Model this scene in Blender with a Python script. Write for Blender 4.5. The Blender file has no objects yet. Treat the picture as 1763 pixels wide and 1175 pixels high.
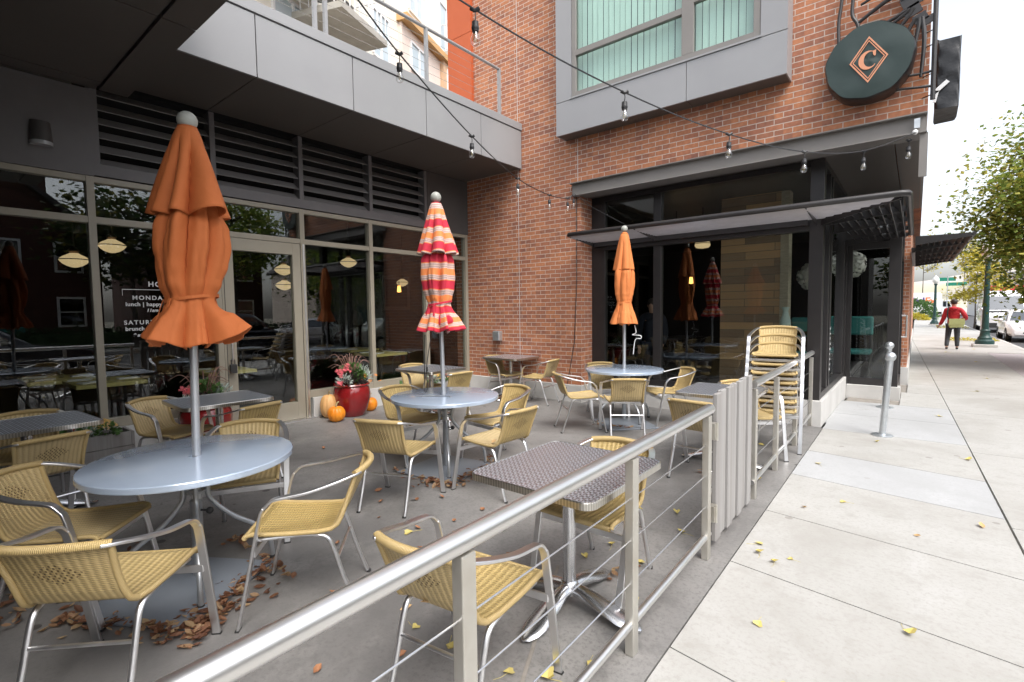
import bpy, math, random
from mathutils import Vector, Matrix
R = math.radians
sin, cos, pi = math.sin, math.cos, math.pi
S = bpy.context.scene
COL = S.collection

# ------------------------------------------------------------------ camera
CAM_H = 1.54
cam_d = bpy.data.cameras.new('camera')
cam = bpy.data.objects.new('camera', cam_d); COL.objects.link(cam)
cam_d.sensor_width = 36.0
cam_d.lens = 854.09 / 1763 * 36.0
cam_d.clip_start = 0.05; cam_d.clip_end = 600
def cam_axes(yaw, pitch, roll):
    f = Vector((-sin(yaw), cos(yaw), 0)); r = Vector((cos(yaw), sin(yaw), 0)); u = Vector((0, 0, 1))
    f2 = f*cos(pitch) - u*sin(pitch); u2 = u*cos(pitch) + f*sin(pitch)
    return r*cos(roll) + u2*sin(roll), u2*cos(roll) - r*sin(roll), f2
_r, _u, _f = cam_axes(R(39.124), R(3.4915), R(-0.7156))
cam.matrix_world = Matrix(((_r.x, _u.x, -_f.x, 0), (_r.y, _u.y, -_f.y, 0), (_r.z, _u.z, -_f.z, CAM_H), (0, 0, 0, 1)))
S.camera = cam

# ------------------------------------------------------------------ sky, sun, exposure
SUN_EL, SUN_AZ = R(55), R(118)          # azimuth measured from +Y towards +X
W = bpy.data.worlds.new('World'); S.world = W; W.use_nodes = True
nt = W.node_tree; nt.nodes.clear()
sky = nt.nodes.new('ShaderNodeTexSky'); sky.sky_type = 'NISHITA'; sky.sun_disc = False
sky.sun_elevation = SUN_EL; sky.sun_rotation = SUN_AZ; sky.dust_density = 4.0; sky.air_density = 1.0
hs = nt.nodes.new('ShaderNodeHueSaturation'); hs.inputs['Saturation'].default_value = 0.34; hs.inputs['Value'].default_value = 1.0
bgn = nt.nodes.new('ShaderNodeBackground'); bgn.inputs['Strength'].default_value = 0.15
wo = nt.nodes.new('ShaderNodeOutputWorld')
nt.links.new(sky.outputs[0], hs.inputs['Color']); nt.links.new(hs.outputs[0], bgn.inputs['Color']); nt.links.new(bgn.outputs[0], wo.inputs['Surface'])
sd = bpy.data.lights.new('sun', 'SUN'); sd.energy = 0.6; sd.angle = R(25); sd.color = (1.0, 0.97, 0.93)
sun = bpy.data.objects.new('sun', sd); COL.objects.link(sun)
sdir = Vector((sin(SUN_AZ)*cos(SUN_EL), cos(SUN_AZ)*cos(SUN_EL), sin(SUN_EL)))
sun.rotation_euler = sdir.to_track_quat('Z', 'Y').to_euler(); sun.location = (20, -10, 30)
S.view_settings.view_transform = 'Standard'; S.view_settings.look = 'None'
S.view_settings.gamma = 1; S.view_settings.exposure = 1.38
S.render.engine = 'CYCLES'
S.cycles.use_denoising = True
S.cycles.max_bounces = 8; S.cycles.transparent_max_bounces = 16

# ------------------------------------------------------------------ materials
def newmat(name):
    m = bpy.data.materials.new(name); m.use_nodes = True
    n = m.node_tree.nodes; b = n['Principled BSDF']
    return m, m.node_tree, b
def rgb(c): return (c[0], c[1], c[2], 1.0)
def noise_mat(name, c1, c2=None, scale=8.0, rough=0.6, metal=0.0, bump=0.0, bscale=60.0, rvar=0.0, detail=6.0, c3=None, s3=1.2, stretch=None, spec=None, coat=0.0):
    m, t, b = newmat(name); N, L = t.nodes, t.links
    tc = N.new('ShaderNodeTexCoord'); src = tc.outputs['Object']
    if stretch:
        mp = N.new('ShaderNodeMapping'); mp.inputs['Scale'].default_value = stretch; L.new(src, mp.inputs[0]); src = mp.outputs[0]
    b.inputs['Roughness'].default_value = rough; b.inputs['Metallic'].default_value = metal
    if spec is not None: b.inputs['Specular IOR Level'].default_value = spec
    if coat: b.inputs['Coat Weight'].default_value = coat; b.inputs['Coat Roughness'].default_value = 0.08
    out = None
    if c2 is None: b.inputs['Base Color'].default_value = rgb(c1)
    else:
        nz = N.new('ShaderNodeTexNoise'); nz.inputs['Scale'].default_value = scale; nz.inputs['Detail'].default_value = detail; nz.inputs['Roughness'].default_value = 0.62
        L.new(src, nz.inputs['Vector'])
        cr = N.new('ShaderNodeValToRGB'); cr.color_ramp.elements[0].position = 0.32; cr.color_ramp.elements[1].position = 0.68
        cr.color_ramp.elements[0].color = rgb(c1); cr.color_ramp.elements[1].color = rgb(c2)
        L.new(nz.outputs[0], cr.inputs[0]); out = cr.outputs[0]
        if c3 is not None:
            n3 = N.new('ShaderNodeTexNoise'); n3.inputs['Scale'].default_value = s3; n3.inputs['Detail'].default_value = 4
            L.new(src, n3.inputs['Vector'])
            r3 = N.new('ShaderNodeValToRGB'); r3.color_ramp.elements[0].position = 0.48; r3.color_ramp.elements[1].position = 0.66
            mx = N.new('ShaderNodeMix'); mx.data_type = 'RGBA'
            L.new(n3.outputs[0], r3.inputs[0]); L.new(r3.outputs[0], mx.inputs[0]); L.new(out, mx.inputs[6]); mx.inputs[7].default_value = rgb(c3)
            out = mx.outputs[2]
        L.new(out, b.inputs['Base Color'])
    if rvar:
        n2 = N.new('ShaderNodeTexNoise'); n2.inputs['Scale'].default_value = scale*2; L.new(src, n2.inputs['Vector'])
        mr = N.new('ShaderNodeMapRange'); mr.inputs[3].default_value = max(0, rough-rvar); mr.inputs[4].default_value = rough+rvar
        L.new(n2.outputs[0], mr.inputs[0]); L.new(mr.outputs[0], b.inputs['Roughness'])
    if bump:
        nb = N.new('ShaderNodeTexNoise'); nb.inputs['Scale'].default_value = bscale; nb.inputs['Detail'].default_value = 5; L.new(src, nb.inputs['Vector'])
        bp = N.new('ShaderNodeBump'); bp.inputs['Strength'].default_value = bump; bp.inputs['Distance'].default_value = 0.01
        L.new(nb.outputs[0], bp.inputs['Height']); L.new(bp.outputs[0], b.inputs['Normal'])
    return m
def mathn(t, op, a, b=None, c=None):
    n = t.nodes.new('ShaderNodeMath'); n.operation = op
    for i, v in enumerate((a, b, c)):
        if v is None: continue
        if isinstance(v, (int, float)): n.inputs[i].default_value = v
        else: t.links.new(v, n.inputs[i])
    return n.outputs[0]
def mixc(t, fac, a, b):
    n = t.nodes.new('ShaderNodeMix'); n.data_type = 'RGBA'
    for i, v in ((0, fac), (6, a), (7, b)):
        if isinstance(v, (int, float)): n.inputs[i].default_value = v
        elif isinstance(v, tuple): n.inputs[i].default_value = rgb(v)
        else: t.links.new(v, n.inputs[i])
    return n.outputs[2]
def bumpn(t, b, h, strength, dist):
    bp = t.nodes.new('ShaderNodeBump'); bp.inputs['Strength'].default_value = strength; bp.inputs['Distance'].default_value = dist
    t.links.new(h, bp.inputs['Height']); t.links.new(bp.outputs[0], b.inputs['Normal'])
def glass_mat(name, tint=(0.75, 0.8, 0.78), f0=0.10, rough=0.0):
    m = bpy.data.materials.new(name); m.use_nodes = True; t = m.node_tree; t.nodes.clear(); N, L = t.nodes, t.links
    o = N.new('ShaderNodeOutputMaterial'); mx = N.new('ShaderNodeMixShader'); tr = N.new('ShaderNodeBsdfTransparent'); gl = N.new('ShaderNodeBsdfGlossy')
    tr.inputs[0].default_value = rgb(tint); gl.inputs['Roughness'].default_value = rough; gl.inputs[0].default_value = (0.95, 0.97, 1, 1)
    lw = N.new('ShaderNodeLayerWeight'); lw.inputs[0].default_value = 0.5
    p = mathn(t, 'POWER', lw.outputs['Facing'], 4.0); f = mathn(t, 'MULTIPLY_ADD', p, 1-f0, f0)
    L.new(f, mx.inputs[0]); L.new(tr.outputs[0], mx.inputs[1]); L.new(gl.outputs[0], mx.inputs[2]); L.new(mx.outputs[0], o.inputs[0])
    return m
def emit_mat(name, c, s):
    m, t, b = newmat(name); b.inputs['Base Color'].default_value = rgb(c); b.inputs['Emission Color'].default_value = rgb(c); b.inputs['Emission Strength'].default_value = s
    return m

M = {}
def brick_mat():
    m, t, b = newmat('red_brick'); N, L = t.nodes, t.links
    tc = N.new('ShaderNodeTexCoord'); sp = N.new('ShaderNodeSeparateXYZ'); L.new(tc.outputs['Object'], sp.inputs[0])
    cb = N.new('ShaderNodeCombineXYZ'); L.new(mathn(t, 'ADD', sp.outputs[0], sp.outputs[1]), cb.inputs[0]); L.new(mathn(t, 'SUBTRACT', sp.outputs[2], 0.281), cb.inputs[1])
    bt = N.new('ShaderNodeTexBrick'); L.new(cb.outputs[0], bt.inputs['Vector'])
    bt.inputs['Scale'].default_value = 1; bt.inputs['Brick Width'].default_value = 0.209; bt.inputs['Row Height'].default_value = 0.0698
    bt.inputs['Mortar Size'].default_value = 0.0055; bt.inputs['Mortar Smooth'].default_value = 0.12; bt.inputs['Bias'].default_value = -0.1
    bt.inputs['Color1'].default_value = rgb((0.44, 0.175, 0.083)); bt.inputs['Color2'].default_value = rgb((0.29, 0.112, 0.068)); bt.inputs['Mortar'].default_value = rgb((0.50, 0.41, 0.35))
    nz = N.new('ShaderNodeTexNoise'); nz.inputs['Scale'].default_value = 22; nz.inputs['Detail'].default_value = 8; L.new(tc.outputs['Object'], nz.inputs['Vector'])
    n2 = N.new('ShaderNodeTexNoise'); n2.inputs['Scale'].default_value = 1.3; L.new(tc.outputs['Object'], n2.inputs['Vector'])
    v = mathn(t, 'MULTIPLY_ADD', nz.outputs[0], 0.75, 0.6); v2 = mathn(t, 'MULTIPLY_ADD', n2.outputs[0], 0.3, 0.87)
    vv = mathn(t, 'MULTIPLY', v, v2)
    # odd dark burnt bricks
    rowf = mathn(t, 'FLOOR', mathn(t, 'DIVIDE', mathn(t, 'SUBTRACT', sp.outputs[2], 0.281), 0.0698)); colf = mathn(t, 'FLOOR', mathn(t, 'ADD', mathn(t, 'DIVIDE', mathn(t, 'ADD', sp.outputs[0], sp.outputs[1]), 0.209), mathn(t, 'MULTIPLY', mathn(t, 'MODULO', rowf, 2.0), 0.5)))
    wn = N.new('ShaderNodeTexWhiteNoise'); wn.noise_dimensions = '2D'; cw = N.new('ShaderNodeCombineXYZ'); L.new(rowf, cw.inputs[0]); L.new(colf, cw.inputs[1]); L.new(cw.outputs[0], wn.inputs['Vector'])
    burnt = mathn(t, 'MULTIPLY', mathn(t, 'GREATER_THAN', wn.outputs['Value'], 0.86), mathn(t, 'SUBTRACT', 1.0, bt.outputs['Fac']))
    bcol = mixc(t, mathn(t, 'MULTIPLY', burnt, 0.42), bt.outputs[0], (0.16, 0.075, 0.06))
    hsv = N.new('ShaderNodeHueSaturation'); L.new(bcol, hsv.inputs['Color']); L.new(vv, hsv.inputs['Value'])
    L.new(hsv.outputs[0], b.inputs['Base Color']); b.inputs['Roughness'].default_value = 0.78
    h = mathn(t, 'ADD', mathn(t, 'MULTIPLY', bt.outputs['Fac'], -1.0), mathn(t, 'MULTIPLY', nz.outputs[0], 0.3))
    bumpn(t, b, h, 0.6, 0.006)
    return m
M['brick'] = brick_mat()
def concrete_mat(name, base, dark, light, spot, rough, k1=0.8):
    m, t, b = newmat(name); N, L = t.nodes, t.links; tc = N.new('ShaderNodeTexCoord')
    def nz(sc, det=6, ro=0.6, st=None, dist=0.0):
        n = N.new('ShaderNodeTexNoise'); n.inputs['Scale'].default_value = sc; n.inputs['Detail'].default_value = det; n.inputs['Roughness'].default_value = ro; n.inputs['Distortion'].default_value = dist
        if st: mp = N.new('ShaderNodeMapping'); mp.inputs['Scale'].default_value = st; mp.inputs['Rotation'].default_value = (0, 0, 0.5); L.new(tc.outputs['Object'], mp.inputs[0]); L.new(mp.outputs[0], n.inputs['Vector'])
        else: L.new(tc.outputs['Object'], n.inputs['Vector'])
        return n.outputs[0]
    def ramp(x, a, c):
        r = N.new('ShaderNodeMapRange'); r.interpolation_type = 'SMOOTHSTEP'; r.inputs[1].default_value = a; r.inputs[2].default_value = c; L.new(x, r.inputs[0]); return r.outputs[0]
    c = mixc(t, ramp(nz(0.55, 5, 0.6, None, 0.6), 0.42, 0.68), base, dark)
    c = mixc(t, mathn(t, 'MULTIPLY', ramp(nz(1.7, 7, 0.65, (1.0, 0.45, 1)), 0.5, 0.72), 0.75), c, light)
    c = mixc(t, mathn(t, 'MULTIPLY', ramp(nz(7.0, 8, 0.7), 0.48, 0.72), 0.75), c, dark)
    c = mixc(t, mathn(t, 'MULTIPLY', ramp(nz(42.0, 5, 0.75), 0.46, 0.68), 0.75), c, dark)
    vo = N.new('ShaderNodeTexVoronoi'); vo.inputs['Scale'].default_value = 2.3; L.new(tc.outputs['Object'], vo.inputs['Vector'])
    sp = mathn(t, 'MULTIPLY', mathn(t, 'LESS_THAN', vo.outputs['Distance'], mathn(t, 'MULTIPLY', nz(3.1, 2), 0.13)), k1)
    c = mixc(t, sp, c, spot)
    vo2 = N.new('ShaderNodeTexVoronoi'); vo2.feature = 'DISTANCE_TO_EDGE'; vo2.inputs['Scale'].default_value = 0.33
    ds = N.new('ShaderNodeVectorMath'); ds.operation = 'MULTIPLY_ADD'; nv = N.new('ShaderNodeTexNoise'); nv.inputs['Scale'].default_value = 2.2; nv.inputs['Detail'].default_value = 6; L.new(tc.outputs['Object'], nv.inputs['Vector'])
    L.new(nv.outputs['Color'], ds.inputs[0]); ds.inputs[1].default_value = (0.5, 0.5, 0.5); L.new(tc.outputs['Object'], ds.inputs[2]); L.new(ds.outputs[0], vo2.inputs['Vector'])
    crk = mathn(t, 'MULTIPLY', mathn(t, 'LESS_THAN', vo2.outputs['Distance'], 0.0011), mathn(t, 'MULTIPLY', ramp(nz(0.4, 2), 0.5, 0.6), 0.7)); c = mixc(t, crk, c, spot)
    L.new(c, b.inputs['Base Color']); rr = mathn(t, 'MULTIPLY_ADD', nz(1.3, 5), 0.5, rough-0.25); L.new(rr, b.inputs['Roughness'])
    bumpn(t, b, nz(120, 4, 0.7), 0.15, 0.006)
    return m
M['patio'] = concrete_mat('patio_concrete', (0.225, 0.217, 0.208), (0.13, 0.125, 0.121), (0.30, 0.288, 0.27), (0.045, 0.04, 0.037), 0.55)
M['curbc'] = noise_mat('white_concrete', (0.50, 0.49, 0.47), (0.58, 0.57, 0.55), 3, 0.7, bump=0.1, c3=(0.45, 0.44, 0.42), s3=1.5)
M['frame'] = noise_mat('khaki_frame', (0.30, 0.27, 0.21), (0.325, 0.295, 0.235), 4, 0.42, spec=0.5)
M['dark'] = noise_mat('charcoal_metal', (0.075, 0.070, 0.068), (0.088, 0.083, 0.081), 2, 0.5)
M['louver'] = noise_mat('louver_metal', (0.22, 0.21, 0.205), (0.25, 0.24, 0.235), 3, 0.5)
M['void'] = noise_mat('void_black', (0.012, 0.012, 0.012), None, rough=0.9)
M['wallgrey'] = noise_mat('grey_wall_panel', (0.135, 0.128, 0.13), (0.155, 0.147, 0.149), 3, 0.55, bump=0.05, bscale=30)
M['panel'] = noise_mat('grey_panel', (0.265, 0.265, 0.272), (0.28, 0.28, 0.286), 0.8, 0.32, c3=(0.29, 0.29, 0.296))
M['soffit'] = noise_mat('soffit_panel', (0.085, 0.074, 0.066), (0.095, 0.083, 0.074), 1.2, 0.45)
M['black'] = noise_mat('black_metal', (0.02, 0.018, 0.018), (0.027, 0.024, 0.024), 5, 0.38)
M['beam'] = noise_mat('steel_beam', (0.19, 0.178, 0.165), (0.215, 0.2, 0.187), 2, 0.5)
M['glass'] = glass_mat('window_glass', (0.86, 0.88, 0.86), 0.06)
M['cornerglass'] = glass_mat('corner_glass', (0.88, 0.90, 0.88), 0.05)
M['bayglass'] = glass_mat('bay_glass', (0.88, 0.96, 0.93), 0.05)
M['clear'] = glass_mat('bulb_glass', (0.94, 0.94, 0.93), 0.10)
M['carglass'] = glass_mat('car_glass', (0.25, 0.28, 0.28), 0.2)
M['alu'] = noise_mat('brushed_aluminium', (0.74, 0.74, 0.75), (0.82, 0.82, 0.83), 14, 0.34, 1.0, rvar=0.08, stretch=(1, 1, 0.15))
M['steel'] = noise_mat('stainless_steel', (0.74, 0.73, 0.71), (0.82, 0.81, 0.80), 3, 0.36, 1.0)
M['post'] = noise_mat('satin_post', (0.56, 0.54, 0.49), (0.62, 0.60, 0.55), 7, 0.42, 0.8, c3=(0.52, 0.49, 0.43), s3=5)
M['galv'] = noise_mat('galvanised_steel', (0.50, 0.53, 0.55), (0.63, 0.66, 0.68), 18, 0.42, 0.85)
M['tabletop'] = noise_mat('silver_paint', (0.44, 0.53, 0.66), (0.47, 0.56, 0.69), 3, 0.20, 0.25, coat=0.5, rvar=0.05)  # blue of the reflected sky is mixed into the base colour
M['tableleg'] = noise_mat('silver_tube', (0.40, 0.42, 0.44), (0.46, 0.48, 0.50), 8, 0.32, 0.7)
M['plate'] = noise_mat('grey_plate', (0.19, 0.215, 0.25), (0.23, 0.255, 0.29), 3, 0.42, 0.2, rvar=0.1)
M['cast'] = noise_mat('cast_aluminium', (0.60, 0.61, 0.63), (0.70, 0.71, 0.73), 20, 0.26, 1.0)
M['rubber'] = noise_mat('black_rubber', (0.02, 0.02, 0.02), (0.03, 0.03, 0.03), 9, 0.6)
M['poleal'] = noise_mat('umbrella_pole', (0.52, 0.54, 0.57), (0.60, 0.62, 0.65), 5, 0.35, 0.7)
M['finial'] = noise_mat('pale_finial', (0.33, 0.34, 0.31), (0.39, 0.40, 0.36), 25, 0.4)
M['orange'] = noise_mat('orange_cloth', (0.48, 0.128, 0.031), (0.54, 0.148, 0.038), 5, 0.8, bump=0.12, bscale=350)
M['orange2'] = noise_mat('pale_orange_cloth', (0.60, 0.185, 0.05), (0.65, 0.21, 0.06), 5, 0.8, bump=0.12, bscale=350)
for _k in ('orange', 'orange2'):
    _t = M[_k].node_tree; _b = _t.nodes['Principled BSDF']; _tc = _t.nodes.new('ShaderNodeTexCoord'); _mp = _t.nodes.new('ShaderNodeMapping'); _mp.inputs['Scale'].default_value = (1, 1, 0.4); _t.links.new(_tc.outputs['Object'], _mp.inputs[0])
    _n = _t.nodes.new('ShaderNodeTexNoise'); _n.inputs['Scale'].default_value = 9; _n.inputs['Detail'].default_value = 5; _n.inputs['Distortion'].default_value = 0.8; _t.links.new(_mp.outputs[0], _n.inputs['Vector']); bumpn(_t, _b, _n.outputs[0], 0.22, 0.03)
    pass
M['white'] = noise_mat('white_paint', (0.75, 0.75, 0.75), None, rough=0.5)
M['wood'] = noise_mat('weathered_grey_wood', (0.27, 0.26, 0.25), (0.34, 0.33, 0.32), 14, 0.75, bump=0.12, bscale=60, stretch=(3, 3, 0.12), c3=(0.25, 0.235, 0.225), s3=3)
M['redpot'] = noise_mat('red_glaze', (0.20, 0.008, 0.010), (0.27, 0.012, 0.014), 3, 0.22, coat=0.6)
M['pumpkin'] = noise_mat('pumpkin_skin', (0.80, 0.23, 0.012), (0.88, 0.31, 0.02), 5, 0.4)
M['squash'] = noise_mat('squash_skin', (0.66, 0.36, 0.13), (0.74, 0.43, 0.18), 5, 0.5)
M['stem'] = noise_mat('dry_stem', (0.33, 0.27, 0.12), (0.45, 0.36, 0.18), 20, 0.7)
def flatm(k, c, rough=0.6, c2=None, sc=12, **kw): M[k] = noise_mat(k, c, c2, sc, rough, **kw)
flatm('leafgreen', (0.06, 0.13, 0.03), 0.6, (0.10, 0.2, 0.05)); flatm('silverleaf', (0.36, 0.42, 0.38), 0.7, (0.5, 0.56, 0.5)); flatm('darkleaf', (0.03, 0.02, 0.02), 0.6, (0.07, 0.05, 0.045))
flatm('pink', (0.8, 0.12, 0.16), 0.6, (0.85, 0.2, 0.22)); flatm('orangefl', (0.85, 0.25, 0.02), 0.6); flatm('yellowfl', (0.62, 0.46, 0.10), 0.7, (0.70, 0.40, 0.16), 30); flatm('crimson', (0.22, 0.015, 0.015), 0.6)
flatm('grassblade', (0.25, 0.14, 0.11), 0.7); flatm('soil', (0.03, 0.022, 0.016), 0.95)
flatm('leafbrown', (0.25, 0.105, 0.05), 0.75, (0.42, 0.21, 0.10), 6); flatm('leafyellow', (0.50, 0.40, 0.10), 0.75, (0.56, 0.48, 0.20), 9); flatm('leaftan', (0.5, 0.31, 0.13), 0.7, (0.6, 0.4, 0.2), 9)
flatm('orangepanel', (0.42, 0.085, 0.025), 0.45, (0.45, 0.095, 0.03), 2)
flatm('cream', (0.74, 0.70, 0.61), 0.75, (0.78, 0.74, 0.65), 3); flatm('peach', (0.70, 0.59, 0.52), 0.75, (0.74, 0.63, 0.56), 3); flatm('ochre', (0.55, 0.33, 0.14), 0.7)
flatm('concrete', (0.36, 0.34, 0.30), 0.8, (0.44, 0.42, 0.38), 4)
flatm('asphalt', (0.055, 0.055, 0.058), 0.85, (0.075, 0.075, 0.078), 6, bump=0.2, bscale=200); flatm('kerbc', (0.42, 0.41, 0.39), 0.8, (0.50, 0.49, 0.46), 4)
flatm('lampgreen', (0.012, 0.045, 0.04), 0.4, (0.016, 0.055, 0.05)); flatm('redjacket', (0.42, 0.012, 0.022), 0.7, (0.48, 0.02, 0.03)); flatm('trousers', (0.03, 0.032, 0.038), 0.8, (0.05, 0.053, 0.06)); flatm('skin', (0.55, 0.33, 0.24), 0.55); flatm('hair', (0.03, 0.02, 0.015), 0.6)
flatm('bag', (0.42, 0.46, 0.20), 0.75, (0.48, 0.52, 0.24)); flatm('shoe', (0.02, 0.02, 0.02), 0.6); flatm('darkcloth', (0.015, 0.02, 0.035), 0.8)
flatm('carwhite', (0.78, 0.78, 0.79), 0.25, coat=0.8); flatm('carblack', (0.02, 0.022, 0.03), 0.2, coat=0.8); flatm('tyre', (0.02, 0.02, 0.02), 0.8); flatm('chrome', (0.6, 0.6, 0.62), 0.2, metal=1.0); flatm('plastic', (0.03, 0.03, 0.03), 0.5); flatm('headlight', (0.6, 0.6, 0.6), 0.15)
flatm('signgreen', (0.01, 0.22, 0.14), 0.5); flatm('copper', (0.62, 0.27, 0.15), 0.45); flatm('tarp', (0.014, 0.030, 0.026), 0.42, (0.02, 0.038, 0.034), 3, bump=0.25, bscale=9); flatm('blacktarp', (0.008, 0.008, 0.009), 0.32, (0.014, 0.014, 0.015), 4, bump=0.8, bscale=9)
flatm('purple', (0.10, 0.03, 0.22), 0.5); flatm('fedorange', (0.75, 0.17, 0.03), 0.5); flatm('redaw', (0.5, 0.02, 0.03), 0.6)
flatm('teal', (0.015, 0.15, 0.15), 0.6); flatm('vase', (0.42, 0.52, 0.48), 0.4); flatm('paperflower', (0.62, 0.62, 0.58), 0.8)
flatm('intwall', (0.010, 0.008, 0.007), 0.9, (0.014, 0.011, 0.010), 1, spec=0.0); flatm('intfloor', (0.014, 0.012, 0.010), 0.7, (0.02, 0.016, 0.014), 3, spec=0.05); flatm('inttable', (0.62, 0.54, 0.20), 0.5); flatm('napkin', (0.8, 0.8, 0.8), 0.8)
flatm('bark', (0.07, 0.055, 0.045), 0.9, (0.12, 0.10, 0.085), 12, bump=0.5, bscale=30); flatm('housebrick', (0.055, 0.020, 0.014), 0.8, (0.085, 0.03, 0.02), 6); flatm('roof', (0.06, 0.055, 0.055), 0.9, (0.09, 0.08, 0.08), 5); flatm('hedge', (0.02, 0.05, 0.015), 0.8, (0.04, 0.08, 0.025), 14)
M['bulbsocket'] = noise_mat('bulb_socket', (0.018, 0.018, 0.02), (0.03, 0.03, 0.033), 30, 0.5)
M['lampglow'] = emit_mat('lamp_glow', (0.95, 0.70, 0.38), 0.25)
M['amber'] = emit_mat('amber_glow', (1.0, 0.42, 0.10), 1.6)
M['globe'] = noise_mat('white_globe', (0.8, 0.8, 0.78), None, rough=0.3)
def leafmat(k, a, b_, c):
    m, t, b = newmat(k); N, L = t.nodes, t.links
    gi = N.new('ShaderNodeNewGeometry'); cr = N.new('ShaderNodeValToRGB'); e = cr.color_ramp.elements
    e[0].color = rgb(a); e[1].color = rgb(c); x = e.new(0.55); x.color = rgb(b_)
    L.new(gi.outputs['Random Per Island'], cr.inputs[0]); L.new(cr.outputs[0], b.inputs['Base Color']); b.inputs['Roughness'].default_value = 0.6
    b.inputs['Transmission Weight'].default_value = 0
    ts = N.new('ShaderNodeBsdfTranslucent'); L.new(cr.outputs[0], ts.inputs[0]); mx = N.new('ShaderNodeMixShader'); mx.inputs[0].default_value = 0.5
    o = N['Material Output']; L.new(b.outputs[0], mx.inputs[1]); L.new(ts.outputs[0], mx.inputs[2]); L.new(mx.outputs[0], o.inputs[0])
    M[k] = m
leafmat('foliage', (0.13, 0.20, 0.04), (0.24, 0.33, 0.065), (0.50, 0.48, 0.11))
leafmat('foliageyellow', (0.35, 0.30, 0.04), (0.50, 0.42, 0.05), (0.60, 0.52, 0.10))
leafmat('foliagedark', (0.02, 0.045, 0.012), (0.05, 0.085, 0.02), (0.16, 0.14, 0.03))
leafmat('litter', (0.14, 0.06, 0.035), (0.34, 0.17, 0.095), (0.54, 0.39, 0.22))
def wicker_mats():
    m, t, b = newmat('wicker_weave'); N, L = t.nodes, t.links
    uv = N.new('ShaderNodeUVMap'); sp = N.new('ShaderNodeSeparateXYZ'); L.new(uv.outputs[0], sp.inputs[0]); u, v = sp.outputs[0], sp.outputs[1]
    row = mathn(t, 'DIVIDE', v, 0.0075); fl = mathn(t, 'FLOOR', row)
    st = mathn(t, 'ABSOLUTE', mathn(t, 'SINE', mathn(t, 'MULTIPLY', row, pi)))
    ph = mathn(t, 'MULTIPLY_ADD', fl, pi, mathn(t, 'MULTIPLY', u, 2*pi/0.030))
    ov = mathn(t, 'MULTIPLY_ADD', mathn(t, 'SINE', ph), 0.5, 0.5)
    rib = mathn(t, 'MULTIPLY_ADD', mathn(t, 'COSINE', mathn(t, 'MULTIPLY', u, 2*pi/0.030)), 0.5, 0.5)
    # lozenge ornament of open weave in the middle of the back
    du = mathn(t, 'DIVIDE', mathn(t, 'ABSOLUTE', u), 0.11); dv = mathn(t, 'DIVIDE', mathn(t, 'ABSOLUTE', mathn(t, 'SUBTRACT', v, 0.62)), 0.045)
    inside = mathn(t, 'LESS_THAN', mathn(t, 'ADD', du, dv), 1.0)
    chk = mathn(t, 'MULTIPLY', mathn(t, 'SINE', mathn(t, 'MULTIPLY', u, 2*pi/0.022)), mathn(t, 'SINE', mathn(t, 'MULTIPLY', v, 2*pi/0.02)))
    hole = mathn(t, 'MULTIPLY', inside, mathn(t, 'GREATER_THAN', chk, 0.35))
    h0 = mathn(t, 'ADD', mathn(t, 'MULTIPLY', mathn(t, 'MULTIPLY', st, mathn(t, 'MULTIPLY_ADD', ov, 0.3, 0.7)), 0.45), mathn(t, 'MULTIPLY', rib, 0.55))
    h = mathn(t, 'SUBTRACT', h0, hole)
    nz = N.new('ShaderNodeTexNoise'); nz.inputs['Scale'].default_value = 9; tc = N.new('ShaderNodeTexCoord'); L.new(tc.outputs['Object'], nz.inputs['Vector'])
    cr = N.new('ShaderNodeValToRGB'); cr.color_ramp.elements[0].color = rgb((0.50, 0.365, 0.15)); cr.color_ramp.elements[1].color = rgb((0.565, 0.425, 0.195)); L.new(nz.outputs[0], cr.inputs[0])
    oi = N.new('ShaderNodeObjectInfo'); hv = N.new('ShaderNodeHueSaturation'); L.new(cr.outputs[0], hv.inputs['Color']); L.new(mathn(t, 'MULTIPLY_ADD', oi.outputs['Random'], 0.26, 0.86), hv.inputs['Value']); L.new(mathn(t, 'MULTIPLY_ADD', oi.outputs['Random'], -0.25, 1.10), hv.inputs['Saturation'])
    n4 = N.new('ShaderNodeTexNoise'); n4.inputs['Scale'].default_value = 3.5; n4.inputs['Detail'].default_value = 6; L.new(tc.outputs['Object'], n4.inputs['Vector']); r4 = N.new('ShaderNodeMapRange'); r4.inputs[1].default_value = 0.5; r4.inputs[2].default_value = 0.75; r4.inputs[4].default_value = 0.35; L.new(n4.outputs[0], r4.inputs[0])
    basec = mixc(t, r4.outputs[0], hv.outputs[0], (0.38, 0.26, 0.12))
    gap = mathn(t, 'SUBTRACT', 1.0, mathn(t, 'MINIMUM', mathn(t, 'MULTIPLY_ADD', h, 1.7, 0.25), 1.0)); gapc = mathn(t, 'MAXIMUM', gap, 0.0)
    L.new(mixc(t, mathn(t, 'MULTIPLY', gapc, 0.85), basec, (0.12, 0.07, 0.02)), b.inputs['Base Color'])
    b.inputs['Roughness'].default_value = 0.42; bumpn(t, b, h, 0.9, 0.006); M['weave'] = m
    m, t, b = newmat('wicker_wrap'); N, L = t.nodes, t.links
    uv = N.new('ShaderNodeUVMap'); sp = N.new('ShaderNodeSeparateXYZ'); L.new(uv.outputs[0], sp.inputs[0])
    st = mathn(t, 'ABSOLUTE', mathn(t, 'SINE', mathn(t, 'MULTIPLY', sp.outputs[1], pi/0.006)))
    L.new(mixc(t, mathn(t, 'POWER', st, 0.5), (0.32, 0.215, 0.075), (0.54, 0.40, 0.18)), b.inputs['Base Color'])
    b.inputs['Roughness'].default_value = 0.4; bumpn(t, b, st, 0.7, 0.003); M['wrap'] = m
wicker_mats()
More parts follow.
